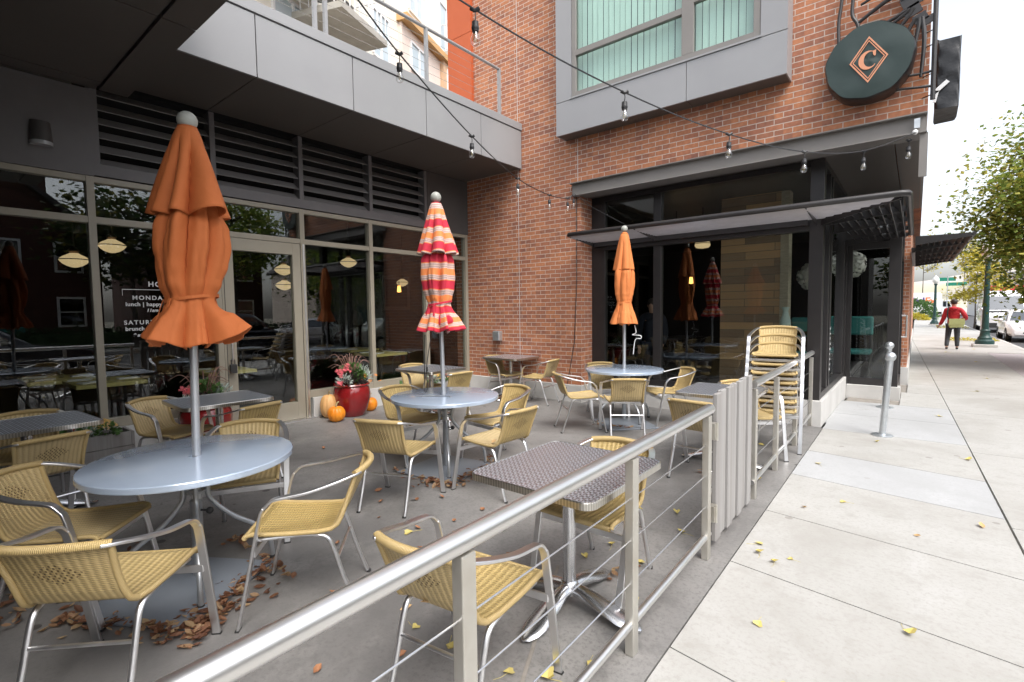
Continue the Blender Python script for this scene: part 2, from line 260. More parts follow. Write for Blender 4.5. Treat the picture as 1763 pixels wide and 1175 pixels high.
def stripe_mat():
    m, t, b = newmat('striped_cloth'); N, L = t.nodes, t.links
    uv = N.new('ShaderNodeUVMap'); sp = N.new('ShaderNodeSeparateXYZ'); L.new(uv.outputs[0], sp.inputs[0])
    f = mathn(t, 'FRACT', mathn(t, 'DIVIDE', sp.outputs[1], 0.235))
    cr = N.new('ShaderNodeValToRGB'); cr.color_ramp.interpolation = 'CONSTANT'; e = cr.color_ramp.elements
    Rd, Og, Pl, Gy = (0.56, 0.025, 0.055), (0.80, 0.25, 0.075), (0.62, 0.45, 0.40), (0.25, 0.14, 0.14)
    seq = [(0, Rd), (0.25, Og), (0.28, Pl), (0.33, Gy), (0.345, Pl), (0.40, Gy), (0.415, Pl), (0.46, Og), (0.70, Pl), (0.75, Gy), (0.765, Pl), (0.83, Gy), (0.845, Pl), (0.90, Og), (0.93, Rd)]
    e[0].position = 0; e[0].color = rgb(seq[0][1]); e[1].position = seq[1][0]; e[1].color = rgb(seq[1][1])
    for p, c in seq[2:]: x = e.new(p); x.color = rgb(c)
    L.new(f, cr.inputs[0]); L.new(cr.outputs[0], b.inputs['Base Color']); b.inputs['Roughness'].default_value = 0.8; M['stripe'] = m
stripe_mat()
def swirl_mat():
    m, t, b = newmat('swirled_steel'); N, L = t.nodes, t.links
    tc = N.new('ShaderNodeTexCoord'); sp = N.new('ShaderNodeSeparateXYZ'); L.new(tc.outputs['Object'], sp.inputs[0])
    p = 0.031
    cx = mathn(t, 'SUBTRACT', mathn(t, 'FRACT', mathn(t, 'DIVIDE', sp.outputs[0], p)), 0.5); cy = mathn(t, 'SUBTRACT', mathn(t, 'FRACT', mathn(t, 'DIVIDE', sp.outputs[1], p)), 0.5)
    ang = mathn(t, 'ARCTAN2', cy, cx); rad = mathn(t, 'SQRT', mathn(t, 'ADD', mathn(t, 'MULTIPLY', cx, cx), mathn(t, 'MULTIPLY', cy, cy)))
    w = mathn(t, 'MULTIPLY_ADD', mathn(t, 'SINE', mathn(t, 'ADD', mathn(t, 'MULTIPLY', ang, 2.0), mathn(t, 'MULTIPLY', rad, 7.0))), 0.5, 0.5)
    edge = mathn(t, 'GREATER_THAN', rad, 0.47)
    L.new(mixc(t, w, (0.38, 0.40, 0.44), (0.80, 0.84, 0.92)), b.inputs['Base Color'])
    b.inputs['Metallic'].default_value = 0.85; L.new(mathn(t, 'MULTIPLY_ADD', w, 0.16, 0.25), b.inputs['Roughness'])
    bumpn(t, b, mathn(t, 'SUBTRACT', w, edge), 0.35, 0.002); M['swirl'] = m
    m, t, b = newmat('ribbed_edge'); N, L = t.nodes, t.links
    tc = N.new('ShaderNodeTexCoord'); sp = N.new('ShaderNodeSeparateXYZ'); L.new(tc.outputs['Object'], sp.inputs[0])
    s = mathn(t, 'SINE', mathn(t, 'MULTIPLY', mathn(t, 'ADD', sp.outputs[0], sp.outputs[1]), 2*pi/0.016)); w = mathn(t, 'MULTIPLY_ADD', s, 0.5, 0.5)
    L.new(mixc(t, w, (0.42, 0.40, 0.36), (0.70, 0.68, 0.63)), b.inputs['Base Color']); b.inputs['Metallic'].default_value = 1; b.inputs['Roughness'].default_value = 0.3; M['ribedge'] = m
swirl_mat()
M['walk'] = concrete_mat('pale_concrete', (0.405, 0.398, 0.378), (0.315, 0.303, 0.278), (0.44, 0.435, 0.422), (0.20, 0.185, 0.165), 0.75, 0.6)
M['walkblue'] = concrete_mat('new_concrete', (0.40, 0.404, 0.407), (0.345, 0.347, 0.345), (0.45, 0.455, 0.46), (0.28, 0.27, 0.25), 0.75, 0.4)
M['joint'] = noise_mat('joint_dirt', (0.20, 0.18, 0.155), (0.30, 0.275, 0.245), 9, 0.95)
def plank_mat():
    m, t, b = newmat('reclaimed_planks'); N, L = t.nodes, t.links
    tc = N.new('ShaderNodeTexCoord'); sp = N.new('ShaderNodeSeparateXYZ'); L.new(tc.outputs['Object'], sp.inputs[0])
    cb = N.new('ShaderNodeCombineXYZ'); L.new(mathn(t, 'ADD', sp.outputs[0], sp.outputs[1]), cb.inputs[0]); L.new(sp.outputs[2], cb.inputs[1])
    bt = N.new('ShaderNodeTexBrick'); L.new(cb.outputs[0], bt.inputs['Vector']); bt.inputs['Scale'].default_value = 1; bt.inputs['Brick Width'].default_value = 0.9; bt.inputs['Row Height'].default_value = 0.13
    bt.inputs['Mortar Size'].default_value = 0.004; bt.inputs['Color1'].default_value = rgb((0.66, 0.36, 0.15)); bt.inputs['Color2'].default_value = rgb((0.20, 0.10, 0.06)); bt.inputs['Mortar'].default_value = rgb((0.02, 0.015, 0.01))
    nz = N.new('ShaderNodeTexNoise'); nz.inputs['Scale'].default_value = 3; mp = N.new('ShaderNodeMapping'); mp.inputs['Scale'].default_value = (1, 1, 12); L.new(tc.outputs['Object'], mp.inputs[0]); L.new(mp.outputs[0], nz.inputs['Vector'])
    L.new(mixc(t, mathn(t, 'MULTIPLY', nz.outputs[0], 0.7), bt.outputs[0], (0.30, 0.27, 0.20)), b.inputs['Base Color']); b.inputs['Roughness'].default_value = 0.6; M['planks'] = m
plank_mat()

# ------------------------------------------------------------------ mesh builder
class MB:
    def __init__(s): s.v = []; s.f = []; s.uv = []; s.mi = []; s.cur = 0
    def face(s, idx, uv=None): s.f.append(tuple(idx)); s.uv.append(uv); s.mi.append(s.cur)
    def box(s, x0, x1, y0, y1, z0, z1):
        o = len(s.v); s.v += [(x, y, z) for z in (z0, z1) for y in (y0, y1) for x in (x0, x1)]
        for q in ((0, 2, 3, 1), (4, 5, 7, 6), (0, 1, 5, 4), (2, 6, 7, 3), (0, 4, 6, 2), (1, 3, 7, 5)): s.face([o+i for i in q])
        return s
    def obox(s, c, ax, ay, az, hx, hy, hz):
        c = Vector(c); ax = Vector(ax).normalized(); ay = Vector(ay).normalized(); az = Vector(az).normalized(); o = len(s.v)
        for k in (-1, 1):
            for j in (-1, 1):
                for i in (-1, 1): s.v.append(tuple(c + ax*hx*i + ay*hy*j + az*hz*k))
        for q in ((0, 2, 3, 1), (4, 5, 7, 6), (0, 1, 5, 4), (2, 6, 7, 3), (0, 4, 6, 2), (1, 3, 7, 5)): s.face([o+i for i in q])
        return s
    def tube(s, pts, r, n=10, cap=True, rect=None, side=None, closed=False, uvs=False, rx=None):
        P = [Vector(p) for p in pts]; m = len(P); rr = r if isinstance(r, (list, tuple)) else [r]*m
        T = []
        for i in range(m):
            a = P[(i-1) % m] if closed else P[max(i-1, 0)]; b = P[(i+1) % m] if closed else P[min(i+1, m-1)]
            T.append((b-a).normalized())
        ref = Vector(side) if side is not None else (Vector((0, 0, 1)) if abs(T[0].z) < 0.9 else Vector((1, 0, 0)))
        u = (ref - T[0]*ref.dot(T[0])).normalized(); o = len(s.v); nn = 4 if rect else n; L = 0; Ls = []
        for i in range(m):
            if side is not None: u = Vector(side)
            u = (u - T[i]*u.dot(T[i])).normalized(); w = T[i].cross(u)
            if i: L += (P[i]-P[i-1]).length
            Ls.append(L)
            if rect:
                k = rr[i]/rr[0] if rr[0] else 1
                for a, b in ((1, 1), (-1, 1), (-1, -1), (1, -1)): s.v.append(tuple(P[i] + u*rect[0]*a*k + w*rect[1]*b*k))
            else:
                fx = rx if rx else 1.0
                for k in range(n): a = 2*pi*k/n; s.v.append(tuple(P[i] + (u*cos(a)*fx + w*sin(a))*rr[i]))
        for i in range(m if closed else m-1):
            j = (i+1) % m
            for k in range(nn):
                k2 = (k+1) % nn
                s.face((o+i*nn+k, o+i*nn+k2, o+j*nn+k2, o+j*nn+k), [(k/nn, Ls[i]), ((k+1)/nn, Ls[i]), ((k+1)/nn, Ls[j]), (k/nn, Ls[j])] if uvs else None)
        if cap and not closed:
            s.face([o+k for k in range(nn)][::-1]); s.face([o+(m-1)*nn+k for k in range(nn)])
        return s
    def lathe(s, prof, n=24, c=(0, 0, 0), cap=True, wob=None):
        o = len(s.v)
        for i, (r, z) in enumerate(prof):
            for k in range(n):
                a = 2*pi*k/n; q = r*(wob(a, i) if wob else 1)
                s.v.append((c[0]+q*cos(a), c[1]+q*sin(a), c[2]+z))
        for i in range(len(prof)-1):
            for k in range(n): k2 = (k+1) % n; s.face((o+i*n+k, o+i*n+k2, o+(i+1)*n+k2, o+(i+1)*n+k))
        if cap:
            if prof[0][0] > 1e-5: s.face([o+k for k in range(n)][::-1])
            if prof[-1][0] > 1e-5: s.face([o+(len(prof)-1)*n+k for k in range(n)])
        return s
    def sphere(s, c, r, n=14, m=8, sz=1.0, wob=None):
        return s.lathe([(r*sin(pi*i/m)+(1e-6), -r*sz*cos(pi*i/m)) for i in range(m+1)], n, c, False, wob)
    def prism(s, poly, h, org=(0, 0, 0), ax=(1, 0, 0), ay=(0, 1, 0)):
        A, B, O = Vector(ax), Vector(ay), Vector(org); Nn = A.cross(B).normalized(); o = len(s.v); k = len(poly)
        for d in (0, h):
            for x, y in poly: s.v.append(tuple(O + A*x + B*y + Nn*d))
        s.face([o+i for i in range(k)][::-1]); s.face([o+k+i for i in range(k)])
        for i in range(k): j = (i+1) % k; s.face((o+i, o+j, o+k+j, o+k+i))
        return s
    def grid(s, fn, nu, nv, uvf=None, closed_u=False):
        o = len(s.v); w = nu if closed_u else nu+1
        for j in range(nv+1):
            for i in range(w): s.v.append(tuple(fn(i/nu, j/nv)))
        for j in range(nv):
            for i in range(nu):
                i2 = (i+1) % w if closed_u else i+1
                q = (o+j*w+i, o+j*w+i2, o+(j+1)*w+i2, o+(j+1)*w+i)
                s.face(q, [uvf(i/nu, j/nv), uvf((i+1)/nu, j/nv), uvf((i+1)/nu, (j+1)/nv), uvf(i/nu, (j+1)/nv)] if uvf else None)
        return s
    def merge(s, other, mat=None):
        o = len(s.v); s.v += [tuple(mat @ Vector(v)) for v in other.v] if mat else other.v
        for f, u, m in zip(other.f, other.uv, other.mi): s.f.append(tuple(i+o for i in f)); s.uv.append(u); s.mi.append(m)
        return s
    def build(s, name, mat, parent=None, smooth=True, ang=38, bevel=0, thick=0, subsurf=0):
        me = bpy.data.meshes.new(name); me.from_pydata(s.v, [], s.f)
        for m_ in (mat if isinstance(mat, (list, tuple)) else [mat]): me.materials.append(M[m_] if isinstance(m_, str) else m_)
        if any(s.mi): me.polygons.foreach_set('material_index', s.mi)
        if any(u is not None for u in s.uv):
            ul = me.uv_layers.new(name='UVMap'); k = 0
            for f, u in zip(s.f, s.uv):
                for q in range(len(f)):
                    ul.data[k].uv = u[q] if u else (0, 0); k += 1
        me.update()
        if smooth:
            me.shade_smooth(); me.set_sharp_from_angle(angle=R(ang))
        ob = bpy.data.objects.new(name, me); COL.objects.link(ob)
        if parent is not None: ob.parent = parent
        if thick: md = ob.modifiers.new('thick', 'SOLIDIFY'); md.thickness = thick; md.offset = 0
        if bevel: md = ob.modifiers.new('bevel', 'BEVEL'); md.width = bevel; md.segments = 2; md.limit_method = 'ANGLE'; md.angle_limit = R(40)
        if subsurf: md = ob.modifiers.new('sub', 'SUBSURF'); md.levels = subsurf; md.render_levels = subsurf
        return ob
def thing(name, label, cat, loc=(0, 0, 0), rz=0.0, group=None):
    o = bpy.data.objects.new(name, None); COL.objects.link(o); o.location = loc; o.rotation_euler = (0, 0, rz)
    o['label'] = label; o['category'] = cat
    if group: o['group'] = group
    return o
def tag(o, label, cat, group=None):
    o['label'] = label; o['category'] = cat
    if group: o['group'] = group
    return o
def setting(o, kind='structure', label=None):
    o['kind'] = kind
    if label: o['label'] = label
    return o
KIDS = {}
def kids(o):
    return [c for c in bpy.data.objects if c.parent == o]
def copy_tree(o, parent=None, _all=None):
    c = o.copy(); COL.objects.link(c)
    if parent is not None: c.parent = parent
    for ch in kids(o): copy_tree(ch, c)
    return c
def place(proto, used, x, y, z, rz, label, group):
    o = copy_tree(proto) if used[0] else proto
    used[0] = True
    o.location = (x, y, z); o.rotation_euler = (0, 0, rz); o['label'] = label
    if group: o['group'] = group
    return o
def text_mesh(name, txt, size, mat, parent, mw, bold=0.0, align='CENTER', spacing=1.0, depth=0.0015):
    cu = bpy.data.curves.new(name, 'FONT'); cu.body = txt; cu.size = size; cu.align_x = align; cu.extrude = depth; cu.offset = bold; cu.space_character = spacing
    tmp = bpy.data.objects.new(name+'_tmp', cu); COL.objects.link(tmp)
    dg = bpy.context.evaluated_depsgraph_get(); me = bpy.data.meshes.new_from_object(tmp.evaluated_get(dg))
    bpy.data.objects.remove(tmp); me.materials.clear(); me.materials.append(M[mat])
    me.transform(mw); ob = bpy.data.objects.new(name, me); COL.objects.link(ob)
    if parent is not None: ob.parent = parent
    return ob
def bez(p, n=6):
    # smooth polyline through points (Catmull-Rom)
    P = [Vector(q) for q in p]; out = []
    for i in range(len(P)-1):
        a = P[max(i-1, 0)]; b = P[i]; c = P[i+1]; d = P[min(i+2, len(P)-1)]
        for k in range(n):
            t = k/n; out.append(0.5*((2*b) + (c-a)*t + (2*a-5*b+4*c-d)*t*t + (3*b-a-3*c+d)*t**3))
    out.append(P[-1]); return out

# ================================================================== SETTING
def rotpt(x, y, a, ox, oy): return (ox + (x-ox)*cos(a) - (y-oy)*sin(a), oy + (x-ox)*sin(a) + (y-oy)*cos(a))
g = MB(); g.box(-120, 160, -90, 240, -0.6, -0.16); setting(g.build('ground', noise_mat('earth_ground', (0.16, 0.15, 0.11), (0.22, 0.2, 0.15), 0.3, 0.9), smooth=False))
g = MB(); g.box(3.0, 13.0, -60, 200, -0.5, -0.13); setting(g.build('street', 'asphalt', smooth=False))
g = MB(); g.box(2.86, 2.998, -40, 86, -0.5, 0.0); setting(g.build('kerb', 'kerbc', smooth=False, bevel=0.02))
g = MB(); g.box(13.0, 15.5, -60, 200, -0.5, 0.0); setting(g.build('far_pavement', 'walk', smooth=False))
g = MB(); g.box(15.5, 60, -60, 200, -0.5, 0.02); setting(g.build('far_lawn', noise_mat('lawn', (0.03, 0.05, 0.012), (0.07, 0.08, 0.025), 3, 0.9), smooth=False))
g = MB(); g.prism([(-7.0, -6), (-0.764, -6), (-0.876, 7.2), (-0.876, 7.7), (-7.0, 7.7)], 0.3, (0, 0, -0.3)); setting(g.build('patio_floor', 'patio', smooth=False))
# a shallow saw cut across the patio and a darker edge strip
g = MB(); g.prism([(-1.12, 1.30), (-1.10, 1.30), (-1.62, 2.42), (-1.64, 2.42)], 0.002, (0, 0, 0.002)); setting(g.build('patio_floor_joint', 'joint', smooth=False))
g = MB(); g.box(-0.86, 2.86, -6, 86, -0.3, -0.022); setting(g.build('sidewalk_bed', 'joint', smooth=False))
slabs = {'walk': MB(), 'walkblue': MB()}
def slab(k, p):  # p: four corners
    b = slabs[k]; o = len(b.v)
    for z in (-0.1, 0.0): b.v += [(x, y, z) for x, y in p]
    b.face((o+4, o+5, o+6, o+7)); 
    for i in range(4): j = (i+1) % 4; b.face((o+i, o+j, o+4+j, o+4+i))
def lineX(y): return -0.845 - 0.0085*(y-4)          # patio edge of the pavement
def jointX(y): return 0.575 - 0.026*(y-4)
ys = [-5, -3.9, -2.9, -1.9, -0.9, 0.12, 1.13, 2.13, 3.11, 4.08, 5.13, 6.09, 7.3, 8.5, 9.7, 11.2, 12.5, 14, 15.5, 17, 18.5, 20, 22, 24, 26, 28, 30, 33, 36, 40, 45, 50, 56, 62, 70, 78, 86]
sk = -0.15
for i in range(len(ys)-1):
    a, b = ys[i], ys[i+1]; gp = 0.0045
    k = 'walkblue' if (i in (10,) or (12 <= i <= 13)) else 'walk'
    xa, xb = lineX(a)+0.004, lineX(b)+0.004
    if a > 7.2: xa = xb = -0.896 if a < 9.6 else (-0.155 if a < 11 else -0.078)
    slab(k, [(xa, a+gp), (jointX(a)-gp, a+gp+sk*(jointX(a)-xa)*(1 if a < 7.2 else 0)), (jointX(b)-gp, b-gp+sk*(jointX(b)-xb)*(1 if a < 7.2 and b < 7.2 else 0)), (xb, b-gp)])
ys2 = [-5, -3, -1.2, 0.6, 2.4, 4.75, 7, 9.5, 12, 14.5, 17, 19.5, 22, 25, 28, 31, 35, 40, 46, 53, 60, 70, 86]
for i in range(len(ys2)-1):
    a, b = ys2[i], ys2[i+1]; gp = 0.0045
    e1, e2 = jointX(a)+gp, jointX(b)+gp
    if 14 < a < 20: xr = 1.83
    else: xr = 2.85
    slab('walk', [(e1, a+gp), (xr, a+gp), (xr, b-gp), (e2, b-gp)])
for k in slabs: setting(slabs[k].build('sidewalk' if k == 'walk' else 'sidewalk_new_slabs', k, smooth=False))
g = MB(); g.box(1.842, 2.85, 14.52, 21.95, -0.1, -0.005); setting(g.build('tree_pit_soil', noise_mat('pit_mulch', (0.36, 0.33, 0.34), (0.44, 0.40, 0.41), 15, 0.95, bump=0.4, bscale=60), smooth=False))
# wooded hill far down the street, distance haze painted into its pale grey
def hill(u, v):
    x = -60 + 130*u; y = 120 + 90*v
    return (x, y, -0.5 + 15*sin(pi*min(1, v*1.2))*(0.75+0.25*sin(u*9+1)))
g = MB(); g.grid(hill, 40, 12); setting(g.build('hill', noise_mat('autumn_hillside', (0.38, 0.35, 0.33), (0.50, 0.46, 0.43), 0.35, 0.95, c3=(0.46, 0.43, 0.28), s3=0.12), smooth=True))

# ================================================================== RESTAURANT BUILDING
B = thing('restaurant_building', 'red brick restaurant building with khaki framed storefront, grey terrace band and black corner windows', 'building')
def bpart(name, mb, mat, parent=None, label=None, **kw):
    kw.setdefault('smooth', False)
    o = mb.build(name, mat, parent or B, **kw)
    if label: o['label'] = label
    return o
def boxes(*L):
    m = MB()
    for b in L: m.box(*b)
    return m
XG = -6.88; YB = 7.1
bpart('brick_wall', boxes((-7.2, -4.3, YB, 7.53, 0.282, 3.6), (-7.2, 0.04, YB, 12.4, 3.6, 9.6), (-7.2, 0.04, 12.4, 34, 3.6, 9.6)), 'brick')
bpart('wing_wall', boxes((-6.84, -1.3, -3.0, -0.55, 0.0, 3.94)), 'dark')  # unseen wall added to darken the left patio and the mirrored view
bpart('brick_pier', boxes((-0.42, -0.11, 12.5, 34, 0.33, 3.398)), 'brick')
bpart('control_joint', boxes((-5.592, -5.58, YB-0.0015, YB+0.02, 0.29, 9.5), (-4.352, -4.341, YB-0.0015, YB+0.02, 3.61, 4.31)), 'curbc')
bpart('concrete_base', boxes((-6.825, -4.27, 7.05, 7.52, -0.05, 0.281)), 'curbc', bevel=0.006)
bpart('concrete_base', boxes((-4.268, -0.9, 7.36, 7.62, -0.05, 0.33)), 'curbc', bevel=0.006)
bpart('concrete_base', boxes((-1.12, -0.9, 7.622, 10.26, -0.05, 0.33)), 'curbc', bevel=0.006)
bpart('concrete_base', boxes((-0.898, -0.16, 10.26, 10.55, -0.05, 0.2)), 'curbc', bevel=0.006)
bpart('concrete_base', boxes((-0.42, -0.08, 12.46, 34, -0.05, 0.329)), 'curbc', bevel=0.006)
bpart('storefront_curb', boxes((-7.0, -6.83, -6, 2.54, -0.05, 0.30)), 'curbc', bevel=0.005)
bpart('storefront_curb', boxes((-7.0, -6.83, 3.76, 7.05, -0.05, 0.30)), 'curbc', bevel=0.005)
# ---- storefront frames
mull_y = [-2.16, -0.99, 0.18, 1.35, 2.56, 3.70, 4.86, 6.03, 7.06]
f = MB()
for y in mull_y:
    w = 0.034
    f.box(-6.97, -6.862, y-w, y+w, 0.30 if y not in (2.56, 3.70) else 0.012, 3.03)
for i in range(len(mull_y)-1):
    a, b = mull_y[i]+0.034, mull_y[i+1]-0.034
    f.box(-6.965, -6.868, a, b, 2.535, 2.605); f.box(-6.965, -6.868, a, b, 2.97, 3.03)
    if not (2.5 < mull_y[i] < 2.6): f.box(-6.965, -6.864, a, b, 0.302, 0.405)
bpart('storefront_frame', f, 'frame', bevel=0.003)
for i in range(len(mull_y)-1):
    a, b = mull_y[i]+0.034, mull_y[i+1]-0.034
    if mull_y[i] < -3: continue
    if not (2.5 < mull_y[i] < 2.6):
        bpart('window_pane', boxes((-6.928, -6.920, a, b, 0.405, 2.535)), 'glass')
    bpart('window_pane', boxes((-6.928, -6.920, a, b, 2.605, 2.97)), 'glass')
# ---- glass door
door = bpart('glass_door', boxes((-6.955, -6.872, 2.60, 2.75, 0.02, 2.53), (-6.955, -6.872, 3.545, 3.66, 0.02, 2.53), (-6.955, -6.872, 2.75, 3.545, 2.37, 2.53), (-6.955, -6.872, 2.75, 3.545, 0.02, 0.27)), 'frame', bevel=0.003)
bpart('door_pane', boxes((-6.918, -6.910, 2.75, 3.545, 0.27, 2.37)), 'glass', door)
h = MB(); h.tube(bez([(-6.872, 2.675, 1.20), (-6.83, 2.675, 1.20), (-6.815, 2.675, 1.185), (-6.815, 2.675, 0.965), (-6.83, 2.675, 0.95), (-6.872, 2.675, 0.95)], 4), 0.012, 8)
bpart('door_handle', h, 'steel', door, smooth=True)
bpart('door_gasket', boxes((-6.870, -6.866, 2.628, 2.634, 0.03, 2.52)), 'rubber', door)
bpart('door_threshold', boxes((-6.99, -6.80, 2.50, 3.78, 0.0, 0.016)), 'alu')
bpart('door_strip', boxes((-6.862, -6.848, 3.690, 3.714, 0.016, 2.53)), 'alu')
# opening hours on the pane beside the door (plane faces +X, text runs along +Y)
def glass_text(txt, y, z, size, bold=0.0, sp=1.0, al='LEFT', shear=0.0, par=None):
    mw = Matrix(((0, 0, 1, -6.917), (1, shear, 0, y), (0, 1, 0, z), (0, 0, 0, 1)))
    return text_mesh('lettering', txt, size, 'white', B, mw, bold, al, sp)
glass_text('HOURS', 1.83, 1.875, 0.078, 0.0018, 1.25)
glass_text('MONDAY-FRIDAY', 1.672, 1.72, 0.066, 0.0012, 1.3)
glass_text('lunch | happy hour', 1.607, 1.648, 0.060, 0.0016, 1.08)
glass_text('11am', 1.80, 1.58, 0.052, 0.0016, 1.0, shear=0.25)
glass_text('SATURDAY', 1.583, 1.438, 0.066, 0.0012, 1.3)
glass_text('brunch |', 1.592, 1.368, 0.060, 0.0016, 1.08)
glass_text('9 am', 1.66, 1.298, 0.052, 0.0016, 1.0, shear=0.25)
bpart('lettering', boxes((-6.917, -6.9155, 1.583, 2.40, 1.832, 1.838), (-6.917, -6.9155, 1.583, 1.586, 1.765, 1.832)), 'white')
# ---- louvres and wall panels over the glass
bounds = [1.42, 2.57, 3.715, 4.885, 6.04]
for i in range(4):
    a, b = bounds[i]+0.03, bounds[i+1]-0.03; m = MB()
    for k in range(6):
        z = 3.20 + k*0.148
        m.obox((-6.955, (a+b)/2, z+0.01), (0, 1, 0), (cos(R(38)), 0, -sin(R(38))), (sin(R(38)), 0, cos(R(38))), (b-a)/2, 0.085, 0.004)
    bpart('louver', m, 'louver')
bpart('louver_frame', boxes(*[(-7.03, -6.862, y-0.03, y+0.03, 3.17, 4.05) for y in bounds], (-7.03, -6.858, 1.39, 6.07, 3.045, 3.168)), 'wallgrey')
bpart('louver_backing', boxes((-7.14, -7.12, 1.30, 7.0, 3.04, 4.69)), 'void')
bpart('wall_panel', boxes((-7.0, -6.85, -6, 1.388, 3.032, 3.935)), 'wallgrey')
bpart('wall_panel', boxes((-7.0, -6.85, 6.072, 7.098, 3.032, 4.05)), 'dark')
# ---- terrace band: fascia panels, coping, soffit panels
fy = [-4.0, -1.0, 0.2, 1.36, 2.53, 3.70, 4.89, 6.04, 7.096]
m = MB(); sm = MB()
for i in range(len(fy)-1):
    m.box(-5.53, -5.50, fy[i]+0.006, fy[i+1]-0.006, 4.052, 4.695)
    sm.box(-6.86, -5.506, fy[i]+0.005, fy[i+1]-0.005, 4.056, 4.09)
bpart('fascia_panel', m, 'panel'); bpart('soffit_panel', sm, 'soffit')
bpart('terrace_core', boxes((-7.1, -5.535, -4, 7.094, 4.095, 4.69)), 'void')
bpart('coping', boxes((-5.92, -5.485, -4, 7.098, 4.708, 4.83)), 'panel', bevel=0.004)
bpart('terrace_deck', boxes((-16, -5.92, -4, 7.09, 4.70, 4.80)), 'concrete')
bpart('orange_panel', boxes((-7.25, -6.63, 7.035, 7.097, 4.8, 6.78), (-7.25, -6.63, 7.035, 7.097, 6.79, 9.6)), 'orangepanel')
# ---- dark projecting volume overhead at the left
sl = MB()
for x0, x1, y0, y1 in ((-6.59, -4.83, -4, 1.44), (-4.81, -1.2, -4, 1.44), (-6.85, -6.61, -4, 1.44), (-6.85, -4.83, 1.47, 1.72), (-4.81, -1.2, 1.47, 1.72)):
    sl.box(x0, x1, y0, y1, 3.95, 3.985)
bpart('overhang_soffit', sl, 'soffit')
bpart('overhang', boxes((-6.85, -1.2, -4, 1.715, 3.99, 4.9)), 'dark')  # unseen outer end lengthened to shade the patio corner
# ---- steel beam over the corner window
bpart('lintel_beam', boxes((-4.43, 0.02, 7.06, 7.096, 3.405, 3.588), (-4.45, 0.04, 6.985, 7.096, 3.59, 3.602), (-4.40, 0.04, 6.985, 7.30, 3.39, 3.403)), 'beam')
bpart('lintel_beam', boxes((0.0, 0.035, 7.1, 12.4, 3.405, 3.598), (-0.02, 0.05, 7.02, 7.055, 2.93, 3.39)), 'beam')
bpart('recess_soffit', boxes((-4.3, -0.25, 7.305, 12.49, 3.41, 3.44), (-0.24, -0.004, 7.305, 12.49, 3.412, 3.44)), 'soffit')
# ---- corner window
YW = 7.47
fr = boxes((-4.297, -4.05, 7.46, 7.56, 0.33, 3.405), (-3.2, -3.08, 7.45, 7.56, 0.425, 2.52), (-3.2, -3.08, 7.45, 7.56, 2.64, 3.33), (-1.09, -0.935, 7.43, 7.58, 0.33, 3.405),
           (-4.05, -1.09, 7.44, 7.56, 0.332, 0.425), (-4.05, -1.09, 7.42, 7.56, 2.52, 2.64), (-4.05, -1.09, 7.445, 7.56, 3.33, 3.405))
bpart('corner_window_frame', fr, 'black', bevel=0.004)
for x0, x1 in ((-4.05, -3.2), (-3.08, -1.09)):
    bpart('window_pane', boxes((x0, x1, 7.50, 7.508, 0.425, 2.52)), 'cornerglass'); bpart('window_pane', boxes((x0, x1, 7.50, 7.508, 2.64, 3.33)), 'cornerglass')
fs = boxes((-1.05, -0.935, 8.02, 8.10, 0.42, 3.33), (-1.05, -0.935, 8.24, 8.36, 0.42, 3.33), (-1.05, -0.935, 9.86, 9.92, 0.42, 3.33), (-1.05, -0.93, 10.22, 10.42, 0.2, 3.405), (-1.05, -0.935, 7.58, 10.22, 0.332, 0.42), (-1.05, -0.935, 7.58, 10.22, 3.33, 3.405))
bpart('side_window_frame', fs, 'black', bevel=0.004)
for y0, y1 in ((7.58, 8.02), (8.36, 9.86), (9.92, 10.22)): bpart('window_pane', boxes((-0.99, -0.982, y0, y1, 0.42, 3.33)), 'cornerglass')
lt = MB(); rnd = random.Random(4)
for k in range(9):
    z = 1.22 - k*0.073; w = rnd.uniform(0.05, 0.10)
    for q in range(3 if k not in (2, 5) else 2): lt.box(-0.931, -0.929, 8.27 + q*0.026, 8.27 + q*0.026 + 0.018*rnd.uniform(0.6, 1), z, z+rnd.uniform(0.018, 0.04))
bpart('lettering', lt, 'white')
bpart('side_door_frame', boxes((-0.93, -0.86, 10.33, 10.43, 0.2, 3.405), (-0.36, -0.2, 10.33, 10.43, 0.2, 3.405), (-0.86, -0.36, 10.33, 10.43, 0.2, 0.32), (-0.86, -0.36, 10.33, 10.43, 2.50, 2.62), (-0.86, -0.36, 10.33, 10.43, 3.33, 3.405)), 'black', bevel=0.004)
bpart('window_pane', boxes((-0.86, -0.36, 10.37, 10.378, 0.32, 2.50)), 'cornerglass'); bpart('window_pane', boxes((-0.86, -0.36, 10.37, 10.378, 2.62, 3.33)), 'cornerglass')
sdoor = bpart('street_door', boxes((-0.25, -0.2, 10.43, 10.55, 0.0, 3.40), (-0.25, -0.2, 12.38, 12.46, 0.0, 3.40), (-0.25, -0.2, 10.55, 12.38, 2.4, 2.55), (-0.25, -0.2, 10.55, 12.38, 0.0, 0.2)), 'black')
bpart('door_pane', boxes((-0.23, -0.222, 10.55, 12.38, 0.2, 2.4)), 'cornerglass', sdoor)
h = MB(); h.tube(bez([(-0.2, 11.9, 1.36), (-0.135, 11.9, 1.36), (-0.125, 11.9, 1.34), (-0.125, 11.9, 0.98), (-0.135, 11.9, 0.96), (-0.2, 11.9, 0.96)], 4), 0.014, 8); bpart('door_handle', h, 'steel', sdoor, smooth=True)
